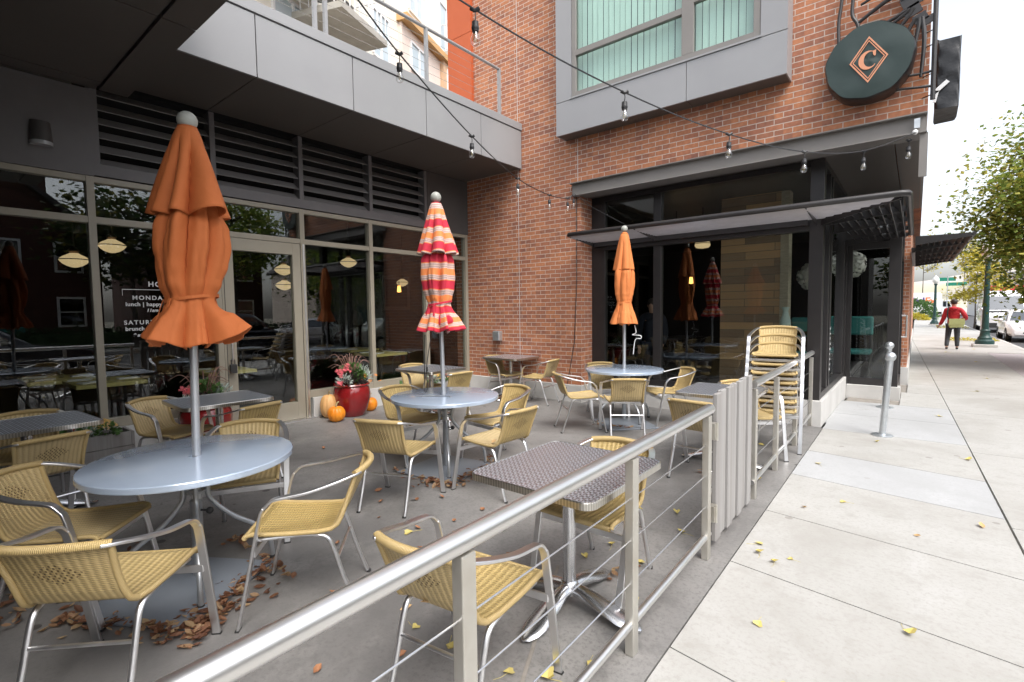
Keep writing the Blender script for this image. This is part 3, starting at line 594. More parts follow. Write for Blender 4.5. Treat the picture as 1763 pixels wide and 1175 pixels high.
# ---- bay window on the upper floor
bay = MB()
bay.box(-4.56, -2.474, 6.80, 6.83, 4.32, 4.825); bay.box(-2.466, -1.27, 6.80, 6.83, 4.32, 4.825)
bay.box(-4.56, -4.275, 6.80, 6.83, 4.835, 9.0); bay.box(-1.565, -1.27, 6.80, 6.83, 4.835, 9.0)
bay.box(-4.56, -4.545, 6.832, 7.095, 4.32, 9.0); bay.box(-1.285, -1.27, 6.832, 7.095, 4.32, 9.0)
bpart('bay_panel', bay, 'panel')
bpart('bay_soffit', boxes((-4.543, -2.474, 6.832, 7.095, 4.325, 4.35), (-2.466, -1.287, 6.832, 7.095, 4.325, 4.35)), 'soffit')
bpart('bay_sill', boxes((-4.30, -1.55, 6.785, 6.86, 4.832, 4.855)), 'panel')
bf = boxes((-4.27, -4.20, 6.81, 6.89, 4.86, 9.0), (-2.545, -2.385, 6.81, 6.89, 4.93, 9.0), (-1.65, -1.57, 6.81, 6.89, 4.86, 9.0), (-4.20, -1.65, 6.81, 6.89, 4.86, 4.93), (-4.20, -2.545, 6.81, 6.88, 5.47, 5.555), (-2.385, -1.65, 6.81, 6.88, 5.56, 5.63))
bpart('bay_frame', bf, 'beam', bevel=0.004)
for x0, x1, z0, z1 in ((-4.20, -2.545, 4.93, 5.47), (-4.20, -2.545, 5.555, 9), (-2.385, -1.65, 4.93, 5.56), (-2.385, -1.65, 5.63, 9)): bpart('window_pane', boxes((x0, x1, 6.85, 6.856, z0, z1)), 'bayglass')
M['blind'] = noise_mat('vertical_blind', (0.62, 0.66, 0.62), (0.66, 0.70, 0.66), 3, 0.7)
bl = MB(); rnd = random.Random(9); x = -4.22
while x < -1.62:
    a = R(rnd.uniform(4, 16)); wd = 0.040
    bl.obox((x, 6.97, 6.9), (cos(a), sin(a), 0), (-sin(a), cos(a), 0), (0, 0, 1), wd, 0.001, 2.04); x += 0.093 + rnd.uniform(-0.006, 0.006)
bpart('blind', bl, 'blind'); bpart('bay_backing', boxes((-4.25, -1.58, 7.06, 7.08, 4.4, 9.0)), 'void')  # black sheet stands in for the unlit room behind the blinds
# ---- sunshade over the corner window (front run, mitred corner, side run)
SZ = 2.70
fsl = MB(); ssl = MB()
nsl = 8
for k in range(nsl):
    d = 0.09 + k*0.098                                    # distance out from the window
    y = 7.42 - d; xe = -0.93 + d*0.95
    fsl.obox(((-4.21 + xe)/2, y, SZ-0.015), (1, 0, 0), (0, cos(R(-42)), sin(R(-42))), (0, -sin(R(-42)), cos(R(-42))), (xe+4.21)/2, 0.052, 0.004)
    ssl.obox((xe, (y + 10.3)/2, SZ-0.02), (0, 1, 0), (cos(R(50)), 0, -sin(R(50))), (sin(R(50)), 0, cos(R(50))), (10.3-y)/2, 0.055, 0.004)
M['shade'] = noise_mat('shade_blade', (0.40, 0.39, 0.42), (0.46, 0.45, 0.48), 6, 0.4, 0.3)  # front blades paler than the side run: sky light painted in
aw = bpart('sunshade', boxes((-4.20, -1.10, 7.36, 7.418, 2.585, 2.665)), 'black')
bpart('blade', fsl, 'shade', aw); bpart('blade', ssl, 'black', aw)
fb = MB(); fb.tube(bez([(-4.22, 6.62, SZ), (-4.18, 6.57, SZ), (-0.16, 6.57, SZ), (-0.10, 6.60, SZ), (-0.09, 6.66, SZ), (-0.09, 10.35, SZ)], 1), 0.034, 12); bpart('front_tube', fb, 'black', aw, smooth=True)
def arm(x): return [(7.42, SZ+0.02), (6.60, SZ+0.012), (6.60, SZ-0.03), (7.42, SZ-0.115)]
for x in (-4.22, -3.14, -1.02):
    ar = MB(); ar.prism(arm(x), 0.012, (x, 0, 0), (0, 1, 0), (0, 0, 1)); bpart('bracket', ar, 'black', aw)
for y in (7.50, 8.42, 9.36, 10.22):
    ar = MB(); ar.prism([(-0.93, SZ+0.02), (-0.12, SZ+0.012), (-0.12, SZ-0.05), (-0.93, SZ-0.13)], 0.014, (0, y, 0), (1, 0, 0), (0, 0, 1)); bpart('bracket', ar, 'black', aw)
ar = MB(); ar.prism([(0, SZ+0.02), (1.15, SZ+0.012), (1.15, SZ-0.05), (0, SZ-0.13)], 0.014, (-0.95, 7.42, 0), (0.70, -0.71, 0), (0, 0, 1))
bpart('bracket', ar, 'black', aw)
# second sunshade further down the pavement
aw2 = bpart('sunshade', boxes((-0.10, -0.04, 12.6, 17.0, 2.58, 2.68)), 'black')
s2 = MB()
for k in range(8): s2.obox((0.02 + k*0.088, 14.0, SZ-0.02), (0, 1, 0), (cos(R(50)), 0, -sin(R(50))), (sin(R(50)), 0, cos(R(50))), 3.0, 0.05, 0.004)
bpart('blade', s2, 'black', aw2)
for y in (11.0, 12.2, 13.4, 14.6, 15.8, 16.9):
    s2 = MB(); s2.prism([(-0.04, SZ+0.02), (0.70, SZ+0.012), (0.70, SZ-0.04), (-0.04, SZ-0.13)], 0.014, (0, y, 0), (1, 0, 0), (0, 0, 1)); bpart('bracket', s2, 'black', aw2)
s2 = MB(); s2.tube([(0.70, 10.98, SZ), (0.70, 17, SZ)], 0.03, 10); bpart('front_tube', s2, 'black', aw2, smooth=True)
# ---- rooms behind the glass
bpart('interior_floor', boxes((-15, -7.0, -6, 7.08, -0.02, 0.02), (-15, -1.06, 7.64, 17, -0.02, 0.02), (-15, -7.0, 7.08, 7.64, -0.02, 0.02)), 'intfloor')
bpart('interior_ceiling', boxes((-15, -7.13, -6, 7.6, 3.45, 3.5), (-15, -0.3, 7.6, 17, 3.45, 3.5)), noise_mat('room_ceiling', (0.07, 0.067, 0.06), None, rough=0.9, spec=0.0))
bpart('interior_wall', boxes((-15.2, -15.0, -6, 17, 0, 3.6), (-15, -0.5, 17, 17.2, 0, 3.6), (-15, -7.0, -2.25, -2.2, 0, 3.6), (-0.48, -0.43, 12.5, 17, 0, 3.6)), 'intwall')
bpart('plank_partition', boxes((-2.64, -1.72, 9.0, 9.25, 0.02, 3.40)), 'planks')
bpart('partition_edge', boxes((-1.718, -1.60, 9.0, 9.25, 0.02, 3.40)), noise_mat('pale_planks', (0.35, 0.30, 0.22), (0.5, 0.44, 0.34), 6, 0.7, stretch=(1, 1, 6)))

# ================================================================== FURNITURE
def chair_sheet(u, v, seat):
    # u -1..1 across, v 0..1 along; returns point
    if seat:
        pr = [(0.238, 0.432), (0.228, 0.446), (0.20, 0.452), (0.05, 0.440), (-0.10, 0.436), (-0.165, 0.440)]
        wd = [0.212, 0.212, 0.211, 0.205, 0.195, 0.185]
    else:
        pr = [(-0.165, 0.440), (-0.20, 0.462), (-0.222, 0.505), (-0.250, 0.58), (-0.275, 0.65), (-0.298, 0.716)]
        wd = [0.185, 0.180, 0.176, 0.176, 0.182, 0.190]
    n = len(pr)-1; t = v*n; i = min(int(t), n-1); q = t-i; q2 = q
    y = pr[i][0]*(1-q)+pr[i+1][0]*q; z = pr[i][1]*(1-q)+pr[i+1][1]*q; w = wd[i]*(1-q2)+wd[i+1]*q2
    if not seat:
        y += -0.050*(1-u*u)*v**1.2; z += 0.012*(1-u*u)*v
    else: z += -0.010*(1-u*u)*sin(pi*min(1, v*1.05))
    return Vector((u*w, y, z))
def chair_len(v, seat): return v*0.42 if seat else 0.42 + v*0.30
def make_chair():
    root = thing('cafe_chair', 'x', 'chair')
    for seat in (True, False):
        m = MB(); nv = 20
        m.grid(lambda a, b: chair_sheet(a*2-1, b, seat), 16, nv, lambda a, b: ((a*2-1)*0.2, chair_len(b, seat)))
        top = m
        m.cur = 1
        for sgn in (-1, 1):
            m.tube([chair_sheet(sgn, k/16, seat) + Vector((sgn*0.006, 0, 0)) for k in range(17)], 0.0125, 8, uvs=True)
        if seat: m.tube([chair_sheet(-1+k/8, 0.04, True) + Vector((0, 0.002, -0.004)) for k in range(17)], 0.0135, 8, uvs=True)
        else: m.tube([chair_sheet(-1.04+k*2.08/20, 1.0, False) + Vector((0, 0, 0.004)) for k in range(21)], 0.0175, 10, uvs=True)
        o = m.build('seat' if seat else 'backrest', ['weave', 'wrap'], root, ang=60)
    for sg in (-1, 1):
        p = bez([(sg*0.266, 0.264, 0.0), (sg*0.270, 0.20, 0.29), (sg*0.272, 0.142, 0.555), (sg*0.272, 0.120, 0.603)], 5)
        m = MB(); m.tube(p, 1, rect=(0.0185, 0.0065), side=(1, 0, 0))
        lg = m.build('leg', 'alu', root, bevel=0.004)
        c = MB(); c.obox((sg*0.266, 0.2645, 0.004), (1, 0, 0), (0, 1, 0), (0, 0, 1), 0.021, 0.009, 0.0045); c.build('foot_cap', 'rubber', lg, smooth=False)
        p = bez([(sg*0.272, 0.120, 0.603), (sg*0.272, 0.085, 0.636), (sg*0.270, 0.03, 0.648), (sg*0.262, -0.08, 0.664), (sg*0.240, -0.20, 0.694), (sg*0.205, -0.285, 0.717), (sg*0.170, -0.312, 0.722)], 5)
        m = MB(); sd = []
        # armrest: flat bar lying on its broad side
        P = [Vector(q) for q in p]; o = len(m.v); hw, ht = 0.0185, 0.0065
        for i, q in enumerate(P):
            T = (P[min(i+1, len(P)-1)] - P[max(i-1, 0)]).normalized()
            s_ = T.cross(Vector((0, 0, 1))); s_ = s_.normalized() if s_.length > 0.5 else Vector((1, 0, 0))
            if s_.x < 0: s_ = -s_
            s_ = (s_ - T*s_.dot(T)).normalized(); nrm = T.cross(s_).normalized(); hw, ht = 0.0185, 0.0065
            for a, b in ((1, 1), (-1, 1), (-1, -1), (1, -1)): m.v.append(tuple(q + s_*hw*a + nrm*ht*b))
        for i in range(len(P)-1):
            for k in range(4): k2 = (k+1) % 4; m.face((o+i*4+k, o+i*4+k2, o+(i+1)*4+k2, o+(i+1)*4+k))
        m.face((o+3, o+2, o+1, o)); e = o+(len(P)-1)*4; m.face((e, e+1, e+2, e+3))
        m.build('armrest', 'alu', root, bevel=0.003, ang=50)
        m = MB(); m.tube(bez([(sg*0.192, 0.0, 0.424), (sg*0.192, -0.10, 0.418), (sg*0.192, -0.150, 0.400), (sg*0.193, -0.180, 0.340), (sg*0.194, -0.225, 0.19), (sg*0.196, -0.291, 0.0)], 5), 0.0125, 10, rx=0.85)
        lg = m.build('leg', 'alu', root)
        c = MB(); c.tube([(sg*0.196, -0.2915, 0.012), (sg*0.196, -0.295, -0.0005)], 0.0145, 10); c.build('foot_cap', 'rubber', lg)
        m = MB(); m.tube([(sg*0.198, 0.19, 0.415), (sg*0.193, 0.0, 0.422)], 0.0095, 8); m.build('seat_rail', 'alu', root)
    m = MB(); m.tube([(-0.193, -0.196, 0.285), (0.193, -0.196, 0.285)], 0.0085, 8); m.build('stretcher', 'alu', root)
    m = MB(); m.box(-0.266, 0.266, 0.171, 0.181, 0.355, 0.390); m.build('stretcher', 'alu', root, smooth=False, bevel=0.003)
    return root
chair = make_chair()
used = [False]
CH = [
 (-2.578, 0.505, 135, 'tan wicker chair nearest the lower left corner, back to us, front round table', 'chairs around the front round table'),
 (-3.433, 0.531, 47, 'tan wicker chair at the left edge, side-on between front round table and square tables', 'chairs around the front round table'),
 (-3.60, 1.46, -30, 'tan wicker chair tucked behind the front round table, facing us', 'chairs around the front round table'),
 (-2.539, 1.328, 228, 'tan wicker chair right of the front round table, side towards us, near the rail', 'chairs around the front round table'),
 (-4.789, 0.544, 191, 'tan wicker chair with its back to us at the square table on the left edge', 'chairs at the square tables by the storefront'),
 (-5.524, 0.578, -10, 'tan wicker chair hidden behind the square table on the left edge, against the window', 'chairs at the square tables by the storefront'),
 (-5.46, 1.58, 24, 'tan wicker chair with rounded back left of the square table before the glass door', 'chairs at the square tables by the storefront'),
 (-4.812, 1.930, 192, 'tan wicker chair right of the square table before the glass door, back turned', 'chairs at the square tables by the storefront'),
 (-3.224, 2.489, 113, 'tan wicker chair with its back to us at the striped umbrella table', 'chairs around the striped umbrella table'),
 (-4.068, 3.334, -3, 'tan wicker chair behind the striped umbrella table, beside the red flower pot', 'chairs around the striped umbrella table'),
 (-3.344, 3.835, 262, 'tan wicker chair far right of the striped umbrella table with a leaf on its seat', 'chairs around the striped umbrella table'),
 (-2.788, 3.191, 177, 'tan wicker chair near right of the striped umbrella table, behind the swirled steel table', 'chairs around the striped umbrella table'),
 (-1.363, 1.384, 98, 'tan wicker chair with dead leaves on it, nearest the railing in front', 'chairs at the swirled steel table'),
 (-1.378, 2.436, -90, 'tan wicker chair beyond the swirled steel table, half hidden under its top', 'chairs at the swirled steel table'),
 (-5.597, 6.660, -7, 'tan wicker chair left of the square table against the brick wall', 'chairs at the table by the brick wall'),
 (-4.866, 6.654, 187, 'tan wicker chair right of the square table against the brick wall', 'chairs at the table by the brick wall'),
 (-5.732, 4.878, -10, 'tan wicker chair left of the square table by the storefront, behind the striped umbrella', 'chairs at the window table'),
 (-4.948, 4.663, 176, 'tan wicker chair right of the square table by the storefront, only its back showing', 'chairs at the window table'),
 (-3.342, 5.492, 47, 'tan wicker chair left of the rear round table, seen from its side', 'chairs around the rear round table'),
 (-3.493, 6.451, -45, 'tan wicker chair behind the rear round table beside the brick corner', 'chairs around the rear round table'),
 (-2.737, 5.534, 125, 'tan wicker chair with its back to us in front of the rear round table', 'chairs around the rear round table'),
 (-2.575, 6.459, 226, 'tan wicker chair right of the rear round table, turned towards us', 'chairs around the rear round table'),
 (-1.493, 4.620, 86, 'tan wicker chair just left of the wooden gate, back to the railing', 'chairs at the table by the gate'),
 (-1.33, 5.56, -55, 'tan wicker chair behind the table by the wooden gate, top of its back showing', 'chairs at the table by the gate'),
]
for x, y, a, lab, grp in CH: place(chair, used, x, y, 0, R(a-90), lab, grp)
names7 = ['lowest chair, at the bottom of the tall chair stack by the corner window', 'second chair from the bottom of the tall stack by the corner window', 'third chair from the bottom of the tall stack by the corner window',
          'middle chair, fourth of seven in the tall stack by the corner window', 'third chair from the top of the tall stack by the corner window', 'second chair from the top of the tall stack by the corner window', 'topmost tan wicker chair with its whole back showing, on the tall stack']
sa = R(-82); sx, sy = -1.20, 6.07
for k in range(7): place(chair, used, sx - cos(sa)*0.042*k, sy - sin(sa)*0.042*k, 0.096*k, sa - pi/2, names7[k], 'stacked wicker chairs')

# ---- round tables
def make_round():
    root = thing('round_table', 'x', 'table')
    m = MB(); pr = [(0.028, -0.038), (0.518, -0.038), (0.526, -0.036), (0.528, -0.032), (0.528, -0.006), (0.525, -0.002), (0.519, 0.0), (0.028, 0.0), (0.028, -0.038)]
    m.lathe(pr, 72, (0, 0, 0.72), False); m.build('tabletop', 'tabletop', root, ang=20)
    for k in range(4):
        a = R(45 + 90*k); c, s = cos(a), sin(a)
        m = MB(); m.tube(bez([(0.26*c, 0.26*s, 0.682), (0.17*c, 0.17*s, 0.668), (0.09*c, 0.09*s, 0.62), (0.062*c, 0.062*s, 0.54), (0.075*c, 0.075*s, 0.45), (0.18*c, 0.18*s, 0.33), (0.30*c, 0.30*s, 0.24), (0.375*c, 0.375*s, 0.15), (0.392*c, 0.392*s, 0.006)], 6), 0.0145, 10)
        lg = m.build('leg', 'tableleg', root)
        m = MB(); m.lathe([(0.016, 0), (0.019, 0.003), (0.018, 0.02), (0.0145, 0.022)], 12, (0.392*c, 0.392*s, 0)); m.build('foot_cap', 'rubber', lg)
    m = MB()
    for z in (0.56, 0.505): m.lathe([(0.050, z), (0.054, z+0.002), (0.054, z+0.012), (0.050, z+0.014)], 20, cap=False)
    m.build('collar', 'tableleg', root)
    return root
def make_base(ang):
    root = thing('umbrella_base', 'x', 'umbrella base')
    m = MB(); h = 0.335
    m.obox((0, 0, 0.008), (1, 0, 0), (0, 1, 0), (0, 0, 1), h, h, 0.006); m.build('base_plate', 'plate', root, smooth=False, bevel=0.003)
    m = MB(); m.lathe([(0.031, 0.014), (0.031, 0.44), (0.033, 0.445), (0.033, 0.46), (0.026, 0.463)], 20); st = m.build('stand_tube', 'tableleg', root)
    m = MB(); m.tube([(0.03, 0, 0.40), (0.075, 0, 0.40)], 0.006, 8); m.sphere((0.085, 0, 0.40), 0.02, 12, 8); m.build('knob', 'rubber', st)
    return root
T1, T2, T3 = (-3.235, 1.03), (-3.585, 3.35), (-3.12, 6.30)
rt = make_round(); u1 = [False]; bs = make_base(0); u2 = [False]
place(rt, u1, T1[0], T1[1], 0, R(27), 'round grey metal table nearest us, under the big plain orange umbrella', 'round umbrella tables')
place(rt, u1, T2[0], T2[1], 0, R(5), 'round grey metal table pierced by the striped umbrella pole', 'round umbrella tables')
place(rt, u1, T3[0], T3[1], 0, R(12), 'round grey metal table farthest back, beside the black corner window', 'round umbrella tables')
place(bs, u2, T1[0]+0.08, T1[1]-0.12, 0.001, R(32), 'grey steel plate and tube on the ground under the front round table', 'umbrella base plates')
bs2 = place(bs, u2, T2[0]+0.05, T2[1]-0.05, 0.001, R(8), 'grey steel plate and tube on the ground under the striped umbrella table', 'umbrella base plates')
place(bs, u2, T3[0]+0.13, T3[1]-0.24, 0.001, R(47), 'grey steel plate and tube on the ground under the rear round table', 'umbrella base plates')
for o in bpy.data.objects:
    if o.name.startswith('stand_tube'):
        px = {0: T1, 1: T2, 2: T3}[0 if not o.name[10:] else int(o.name[-3:])]
        inv = Matrix.Rotation(-o.parent.rotation_euler.z, 3, 'Z'); d = inv @ (Vector((px[0], px[1], 0)) - Vector(o.parent.location)); o.location = (d.x, d.y, 0)

# ---- square steel tables
def rrect(hx, hy, r, n=6):
    out = []
    for cx, cy, a0 in ((hx-r, hy-r, 0), (-hx+r, hy-r, 90), (-hx+r, -hy+r, 180), (hx-r, -hy+r, 270)):
        for k in range(n+1): a = R(a0+90*k/n); out.append((cx+r*cos(a), cy+r*sin(a)))
    return out
def make_square():
    root = thing('square_table', 'x', 'table')
    m = MB(); m.prism(rrect(0.348, 0.383, 0.055), 0.004, (0, 0, 0.7315)); m.build('tabletop', 'swirl', root, smooth=False)
    m = MB(); a = rrect(0.352, 0.387, 0.058); b = rrect(0.347, 0.382, 0.054); o = len(m.v); k = len(a)
    for pts, z in ((a, 0.704), (a, 0.733), (b, 0.7375), (b, 0.704)): m.v += [(x, y, z) for x, y in pts]
    for l in range(3):
        for i in range(k): j = (i+1) % k; m.face((o+l*k+i, o+l*k+j, o+(l+1)*k+j, o+(l+1)*k+i))
    m.build('edge_band', 'ribedge', root, ang=30)
    m = MB(); m.prism(rrect(0.34, 0.37, 0.05), 0.012, (0, 0, 0.712)); m.build('underside', 'black', root, smooth=False)
    m = MB(); m.lathe([(0.034, 0.11), (0.034, 0.69)], 20); m.obox((0, 0, 0.70), (1, 0, 0), (0, 1, 0), (0, 0, 1), 0.13, 0.13, 0.010); m.build('column', 'cast', root)
    m = MB(); m.lathe([(0.05, 0.07), (0.052, 0.10), (0.042, 0.13), (0.036, 0.135)], 20); m.build('hub', 'cast', root)
    for q in range(4):
        ang = R(90*q); c, s = cos(ang), sin(ang); m = MB(); P = [(0.02, 0.088, 0.036, 0.034), (0.08, 0.085, 0.040, 0.034), (0.15, 0.072, 0.048, 0.032), (0.23, 0.050, 0.058, 0.028), (0.30, 0.032, 0.060, 0.022), (0.35, 0.022, 0.050, 0.016), (0.385, 0.015, 0.030, 0.011), (0.40, 0.012, 0.008, 0.006)]
        n = 12; o = len(m.v)
        for d, z, hw, hh in P:
            for k in range(n): a = 2*pi*k/n; l = hw*cos(a); m.v.append((d*c - l*s, d*s + l*c, z + 0.004 + hh*sin(a)))
        for i in range(len(P)-1):
            for k in range(n): k2 = (k+1) % n; m.face((o+i*n+k, o+i*n+k2, o+(i+1)*n+k2, o+(i+1)*n+k))
        m.face([o+(len(P)-1)*n+k for k in range(n)]); m.build('foot', 'cast', root)
    return root
sq = make_square(); u3 = [False]; GS = 'square steel tables'
place(sq, u3, -1.365, 2.13, 0, 0, 'square swirled steel table by the railing, its whole top in view', GS)
place(sq, u3, -5.18, 0.55, 0, R(4), 'square steel table cut off by the left edge of the photo', GS)
place(sq, u3, -5.165, 1.88, 0, R(-2), 'square steel table before the glass door, behind the front umbrella pole', GS)
place(sq, u3, -5.36, 4.74, 0, R(90), 'square steel table against the storefront, behind the striped umbrella table', GS)
place(sq, u3, -5.50, 6.72, 0, R(90), 'dark square steel table standing against the brick wall', GS)
place(sq, u3, -1.46, 5.08, 0, R(2), 'square steel table just behind the wooden gate', GS)

# ---- closed umbrellas
def umbrella(name, label, base, top, mat, prof, seed, strap, nl=8, skirt=0.25, cap=None, SA=42, custom=None):
    root = thing('closed_umbrella', label, 'umbrella', (base[0], base[1], 0), 0, 'closed patio umbrellas')
    rnd = random.Random(seed)
    lx, ly = (top[0]-base[0])/2.64, (top[1]-base[1])/2.64
    L = lambda v: Vector((v[0]+lx*v[2], v[1]+ly*v[2], v[2]))
    m = MB(); m.tube([L((0, 0, 0.02)), L((0, 0, 2.59))], 0.0215, 16); m.build('pole', 'poleal', root)
    m = MB(); m.lathe([(0.02, 2.575), (0.03, 2.583), (0.022, 2.592)], 20, (lx*2.59, ly*2.59, 0), False); m.sphere((lx*2.64, ly*2.64, 2.637), 0.052 if seed != 3 else 0.045, 24, 14); m.build('finial', 'finial', root)
    def part(n): 
        w = [rnd.uniform(0.45, 1.7) for _ in range(n)]; q = sum(w); e = [0]
        for x in w: e.append(e[-1] + x/q*2*pi)
        return e
    def lobe(a, ed):
        a = a % (2*pi)
        for i in range(len(ed)-1):
            if a < ed[i+1] or i == len(ed)-2: return i, (a-ed[i])/(ed[i+1]-ed[i])
    def bellf(t, k):                       # pleat lying over its neighbour: slow rise, sharp fall
        t = t**k; return (1 - abs(2*t-1)**2.4)
    def interp(P, z):
        for i in range(len(P)-1):
            if P[i+1][0] <= z <= P[i][0]:
                t = (P[i][0]-z)/(P[i][0]-P[i+1][0]); t = t*t*(3-2*t)
                return [P[i][k]*(1-t)+P[i+1][k]*t for k in range(1, len(P[i]))]
        return P[-1][1:] if z < P[-1][0] else P[0][1:]
    ed = part(nl); ed2 = part(nl+4); am = [rnd.uniform(0.8, 1.15) for _ in range(nl)]; ph = [rnd.uniform(0, 6.28) for _ in range(nl)]; am3 = [rnd.uniform(0.15, 1.6) for _ in range(nl)]
    e0 = 0.0
    if custom:
        e0 = R(custom['e'][0]); ed = [R(x)-e0 for x in custom['e']]; am3 = custom['skirt']; am = custom['body']; nl = len(am); ph = [rnd.uniform(0, 6.28) for _ in range(nl)]
    zb, zt_ = prof[0][0], strap; SK = skirt; VB = 0.62
    def body(u, v):
        a = u*2*pi
        if v < VB: z0 = zb + (zt_-zb)*(v/VB); q = 0
        else: z0 = zt_; q = (v-VB)/(1-VB)
        r, fd, tw = interp(prof, z0)
        i, t = lobe(a + tw - e0, ed); b1 = bellf(t, 1.7 + 0.6*sin(ph[i])) + 0.10*sin(2*pi*t*2+ph[i]+3*v)*sin(pi*t); j, t2 = lobe(a*1.0 - tw*0.5 + 1, ed2); b2 = bellf(t2, 1.0)
        mod = 0.80 + 0.20*sin(z0*4 + ph[i])
        rr = r*(1 - fd*mod*0.8 - 0.045 + fd*mod*0.8*b1*am[i] + 0.045*b2) + 0.003*sin(6*a+11*z0+seed)
        if q == 0: return L((rr*cos(a), rr*sin(a), z0 + 0.006*sin(5*a+seed)*(v/VB)))
        ang = R(5) + (R(8) + R(SA)*b1*am3[i])*min(1, q*2.0)**0.7
        ds = SK*q; rr2 = rr + ds*sin(ang) ; zz = z0 - ds*cos(ang*0.92)
        rr2 *= 1 - 0.10*q*(1-b2)
        return L((rr2*cos(a), rr2*sin(a), zz + 0.006*sin(5*a+seed)))
    m = MB(); m.grid(body, 200, 72, lambda u, v: (u, (1-v)*(zb-zt_)*1.5+0.02), closed_u=True)
    cp = m.build('canopy', mat, root, ang=70, thick=0.003); ze = zt_ - SK*0.93
    # gathered inner folds that hang under the flared hem
    zi = ze + 0.03
    def ruff(u, v):
        a = u*2*pi; z = zi + 0.12 - v*(0.17) ; k = 0.5+0.5*sin(13*a + 2*sin(3*a+seed)); r = (0.085 + 0.015*sin(2*a+seed) + 0.03*k) * (1 + 0.35*sin(pi*min(1, v*1.1))) * (0.6+0.4*min(1, (1-v)*2.2+0.35))
        return L((r*cos(a), r*sin(a), z + 0.018*k*v + 0.02*sin(3*a+seed)*v))
    m = MB(); m.grid(ruff, 150, 10, lambda u, v: (u, 0.1*v), closed_u=True); m.build('inner_folds', mat, cp, ang=70, thick=0.003)
    # wind cap: stiff cloth of equal length all round, so the folds that stand out ride higher
    cz0, CL, sl0, sl1, nc = cap
    edc = part(nc); amc = [rnd.uniform(0.6, 1.3) for _ in range(nc)]; c0 = 0.0
    if custom: c0 = R(custom['ce'][0]); edc = [R(x)-c0 for x in custom['ce']]; amc = custom['cap']
    def capf(u, v):
        a = u*2*pi; i, t = lobe(a + 0.25*v - c0, edc); bell = 1 - abs(2*t-1)**2.0
        k = min(1, v*3.5); an = R(sl0 + sl1*0.8)*(1-k) + k*(R(sl0) + R(sl1)*bell*amc[i]) + R(1.2)*sin(3*a+seed)
        r = 0.046 + 0.012*sin(min(1, v*8)*pi/2) + CL*v*sin(an); z = cz0 + 0.014*(1-min(1, v*8)) - CL*v*cos(an)
        return L((r*cos(a), r*sin(a), z))
    m = MB(); m.grid(capf, 168, 30, lambda u, v: (u, 0.9 + (1-v)*CL), closed_u=True)
    m.lathe([(0.022, 2.592), (0.05, cz0+0.014)], 30, (lx*cz0, ly*cz0, 0), False)
    m.build('wind_cap', mat, root, ang=70, thick=0.0035)
    # tie strap
    zs = strap; r, fd, tw = interp(prof, zs); m = MB()
    pts = [L((r*1.02*cos(k*2*pi/40), r*1.02*sin(k*2*pi/40), zs + 0.02*sin(k*2*pi/40+0.8))) for k in range(40)]
    m.tube(pts, 1, rect=(0.009, 0.0025), side=(0, 0, 1), closed=True)
    for da in (-1.9, -1.2):
        p0 = L((r*1.04*cos(da), r*1.04*sin(da), zs)); m.tube([p0, p0 + Vector((cos(da)*0.02, sin(da)*0.02, -0.06)), p0 + Vector((cos(da)*0.04+0.01, sin(da)*0.04, -0.12))], 1, rect=(0.009, 0.002), side=(-sin(da), cos(da), 0))
    m.build('tie_strap', mat, cp, smooth=False)
    return root, L
pf1 = [(2.24, 0.09, 0.5, 0), (2.12, 0.155, 0.58, 0.06), (2.02, 0.188, 0.62, 0.12), (1.92, 0.196, 0.56, 0.16), (1.82, 0.186, 0.56, 0.24), (1.72, 0.165, 0.42, 0.30), (1.63, 0.130, 0.28, 0.34)]
umbrella('a', 'large closed plain orange umbrella nearest us, standing in the front round table', T1, (T1[0]+0.0, T1[1]+0.055), 'orange', pf1, 1, 1.63, 6, 0.27, cap=(2.585, 0.50, 6.5, 13, 5), SA=24, custom=dict(e=[-153, -112, -66, -15, 27, 74, 132, 207], skirt=[1.15, 0.25, 0.95, 0.30, 1.75, 0.5, 0.8], body=[1.0, 0.85, 1.05, 0.8, 1.22, 0.9, 1.0], ce=[-168, -92, -48, -6, 62, 120, 192], cap=[1.15, 0.65, 0.85, 1.30, 0.9, 1.0]))
pf2 = [(2.16, 0.10, 0.48, 0), (2.02, 0.165, 0.52, 0.1), (1.88, 0.170, 0.52, 0.2), (1.76, 0.155, 0.46, 0.28), (1.68, 0.133, 0.38, 0.34), (1.62, 0.112, 0.26, 0.38)]
_, L2 = umbrella('b', 'closed umbrella striped red, orange and white at the middle round table', T2, (T2[0]-0.03, T2[1]-0.04), 'stripe', pf2, 2, 1.62, 8, 0.28, cap=(2.565, 0.49, 7, 10, 8), SA=13)
pf3 = [(2.16, 0.105, 0.46, 0), (2.02, 0.135, 0.5, 0.1), (1.88, 0.135, 0.46, 0.2), (1.76, 0.122, 0.4, 0.28), (1.70, 0.110, 0.32, 0.34), (1.64, 0.098, 0.24, 0.38)]
umbrella('c', 'slim closed pale orange umbrella farthest away, in front of the corner window', T3, (T3[0]+0.0, T3[1]+0.0), 'orange2', pf3, 3, 1.64, 5, 0.31, cap=(2.555, 0.48, 3.5, 7.5, 5), SA=8)
